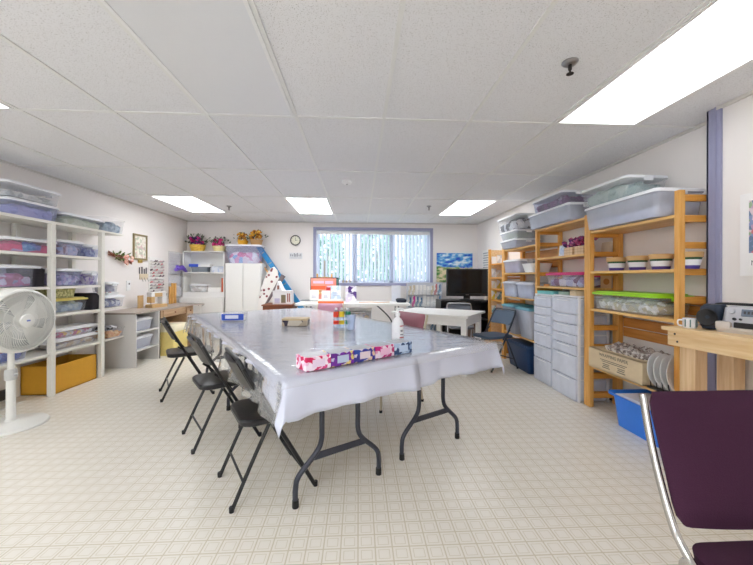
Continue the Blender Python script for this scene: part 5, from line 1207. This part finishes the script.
bin_('tall grey tub with teal lid on the lowest shelf, far one of the pair', 2.08, 2.42, 4.55, 4.95, .421, .40, clear('grey_tub', body=C(186, 190, 204), fac=.8), TL_, GR, taper=.05)
bin_('tall pale tub with teal lid on the lowest shelf, near one of the pair', 2.08, 2.42, 4.11, 4.51, .421, .39, clear('pale_tub', body=C(206, 212, 228), fac=.8), TL_, GR, taper=.05)
bin_('dark navy storage tub on the floor under the far pine unit', 2.06, 2.42, 4.11, 4.76, 0, .34, mat('navy_plastic', C(28, 60, 104), .4), mat('navy_lid', C(36, 72, 116), .4), GR, taper=.04)
# ------------------------------------------------------------------ plywood workbench by the right wall
t = thing('plywood_bench', 'plywood topped workbench with square lumber legs along the right wall', 'bench', (0, 0, 0))
tz = .90
bm_ = MB(); pts = [(1.89, 2.055), (1.995, .95), (XN-.004, .95), (XN-.004, 2.055)]
lo = [bm_.bm.verts.new((x, y, tz-.022)) for x, y in pts]; hi = [bm_.bm.verts.new((x, y, tz)) for x, y in pts]
bm_.bm.faces.new(lo[::-1]); bm_.bm.faces.new(hi)
for i in range(4): bm_.bm.faces.new((lo[i], lo[(i+1) % 4], hi[(i+1) % 4], hi[i]))
bm_.build('tabletop', PALEY, t)
Mb = Matrix.Translation((1.912, 2.035, 0)) @ Matrix.Rotation(math.radians(5.4), 4, 'Z')
ap = MB().box(0, .035, -1.05, -.0, tz-.112, tz-.022, .002, M=Mb).box(.035, .39, -.038, 0, tz-.112, tz-.022, .002, M=Mb); ap.build('apron', PALEY, t)
for x, y in ((.04, -.085), (.04, -.49), (.04, -1.0)): MB().box(x, x+.085, y-.045, y+.045, 0, tz-.022, .003, M=Mb).build('leg', PALE, t)
for x, y in ((.30, -.09), (.22, -1.0)): MB().box(x, x+.085, y-.045, y+.045, 0, tz-.022, .003, M=Mb).build('leg', PALE, t)
sc_ = MB()
for y, z in ((-.045, tz-.04), (-.06, tz-.085), (-.52, tz-.045), (-.49, tz-.085)): sc_.lathe([(.006, 0), (.006, .002)], seg=8, M=Mb @ Matrix.Translation((-.002, y, z)) @ Matrix.Rotation(PI/2, 4, 'Y'))
sc_.build('screw_head', INK, t)
# mug
p = atz(687, 326.5, tz); t = thing('striped_mug', 'small white mug with grey-green stripes on the bench corner', 'mug', (1.985, 1.965, tz), math.radians(150))
MB().lathe([(.030, 0), (.033, .004), (.034, .055), (.034, .058), (.031, .058), (.030, .01)], seg=26).build('body', mat('mug_white', C(238, 238, 240), .25), t, True)
MB().tube(curve([(.033, 0, .046), (.052, 0, .045), (.056, 0, .03), (.05, 0, .014), (.033, 0, .012)], 5), .0045, 8).build('handle', MATS['mug_white'], t, True)
ms = MB()
for a in (30, 130, 170, 220, 250, 300): ms.box(-.003, .003, -.0012, .0012, .008, .052, M=Matrix.Rotation(math.radians(a), 4, 'Z') @ Matrix.Translation((0, -.0342, 0)))
ms.build('stripes', mat('mug_green', C(90, 120, 120), .5), t)
# portable stereo
sx_, sy_ = 2.175, 1.70
t = thing('portable_stereo', 'silver portable stereo with dark round speakers on the bench', 'stereo', (2.135, 1.722, tz), math.radians(-70))   # local -y faces the room
SIL = mat('silver_plastic', C(196, 196, 202), .3, .25, var=.02)
SPK = mat('dark_blue_grille', C(34, 46, 64), .5, var=.15, scale=400)
body = MB(); body.loft([(.02, .25, .14, .03), (.05, .27, .15, .03), (.135, .26, .13, .03, 0, .01), (.145, .22, .10, .03, 0, .015)])
body.build('body', SIL, t, True)
MB().box(-.075, .075, -.085, -.06, .03, .06, .004).build('disc_slot', BLACKP, t)
cr = MB().loft([(0, .31, .17, .03), (.022, .31, .17, .03)]).box(-.15, -.085, -.092, -.05, .015, .06, .008).box(.085, .15, -.092, -.05, .015, .06, .008).box(-.09, .09, -.092, -.06, .012, .03, .005)
cr.build('cradle', mat('silver_beige', C(206, 198, 190), .35, .1), t, True)
Ft = Matrix.Translation((0, -.062, .105)) @ Matrix.Rotation(math.radians(-14), 4, 'X')
MB().box(-.05, .05, -.008, .003, -.012, .026, .002, M=Ft).build('display', mat('lcd_grey', C(110, 120, 136), .25), t)
dg_ = MB()
for x in (-.035, -.02, -.005, .01, .025, .037): dg_.box(x-.004, x+.004, -.0095, -.0075, .0, .015, M=Ft)
dg_.build('display_digits', INK, t)
for x, z, r in ((.085, .01, .018), (.075, -.028, .010), (-.09, .012, .015), (-.075, -.03, .008), (-.05, -.03, .006)):
    MB().lathe([(r, -.003), (r, .008), (r*.8, .012)], seg=20, M=Ft @ Matrix.Translation((x, 0, z)) @ RM).build('knob', SIL if r > .009 else BLACKP, t, True)
for s in (-1, 1):
    sp_ = MB().loft([(.0, .085, .13, .04), (.02, .10, .15, .045), (.07, .11, .16, .05), (.12, .10, .15, .045), (.14, .07, .11, .03)], cn=6, M=Matrix.Translation((s*.19, .005, .006)))
    so = sp_.build('speaker', SPK, t, True)
    MB().lathe([(.046, 0), (.05, .004), (.046, .01), (.02, .004)], seg=28, M=Matrix.Translation((s*.192, -.070, .075)) @ RM).build('grille_ring', BLACKP, so, True)
hd = MB().tube(curve([(-.2, .03, .13), (-.18, .05, .15), (0, .055, .152), (.18, .05, .15), (.2, .03, .13)], 5), .008, 8).build('handle', BLACKP, t, True)
# ------------------------------------------------------------------ light and camera
w_ = bpy.data.worlds.new('daylight'); sc.world = w_; nt = nodes(w_); N, L = nt.nodes, nt.links
o = N.new('ShaderNodeOutputWorld'); bgn = N.new('ShaderNodeBackground'); bgn.inputs['Color'].default_value = (.93, .96, 1, 1); bgn.inputs['Strength'].default_value = 1.6
L.new(bgn.outputs['Background'], o.inputs['Surface'])
sl = bpy.data.lights.new('sun', 'SUN'); sl.energy = 4.5; sl.angle = .01; so_ = bpy.data.objects.new('sun', sl); COL.objects.link(so_)
so_.rotation_euler = Vector((-.78, .10, -.62)).to_track_quat('-Z', 'Y').to_euler()
cd = bpy.data.cameras.new('camera'); cam = bpy.data.objects.new('camera', cd); COL.objects.link(cam); sc.camera = cam
cd.sensor_width = 36; cd.lens = 36*FPX/753; cd.shift_y = -(282.5-CY)/753; cd.clip_start = .02
cam.location = (0, 0, HC); cam.rotation_euler = (PI/2, 0, -YAW)
cam.matrix_world = Matrix.Translation((0, 0, HC)) @ Matrix.Rotation(-YAW, 4, 'Z') @ Matrix.Rotation(PI/2, 4, 'X') @ Matrix.Rotation(.0029, 4, 'Z')
sc.view_settings.view_transform = 'Standard'; sc.view_settings.look = 'None'; sc.view_settings.gamma = 1
sc.view_settings.use_curve_mapping = False; sc.view_settings.exposure = 1.5
sc.cycles.transparent_max_bounces = 40; sc.cycles.max_bounces = 10; sc.cycles.diffuse_bounces = 6
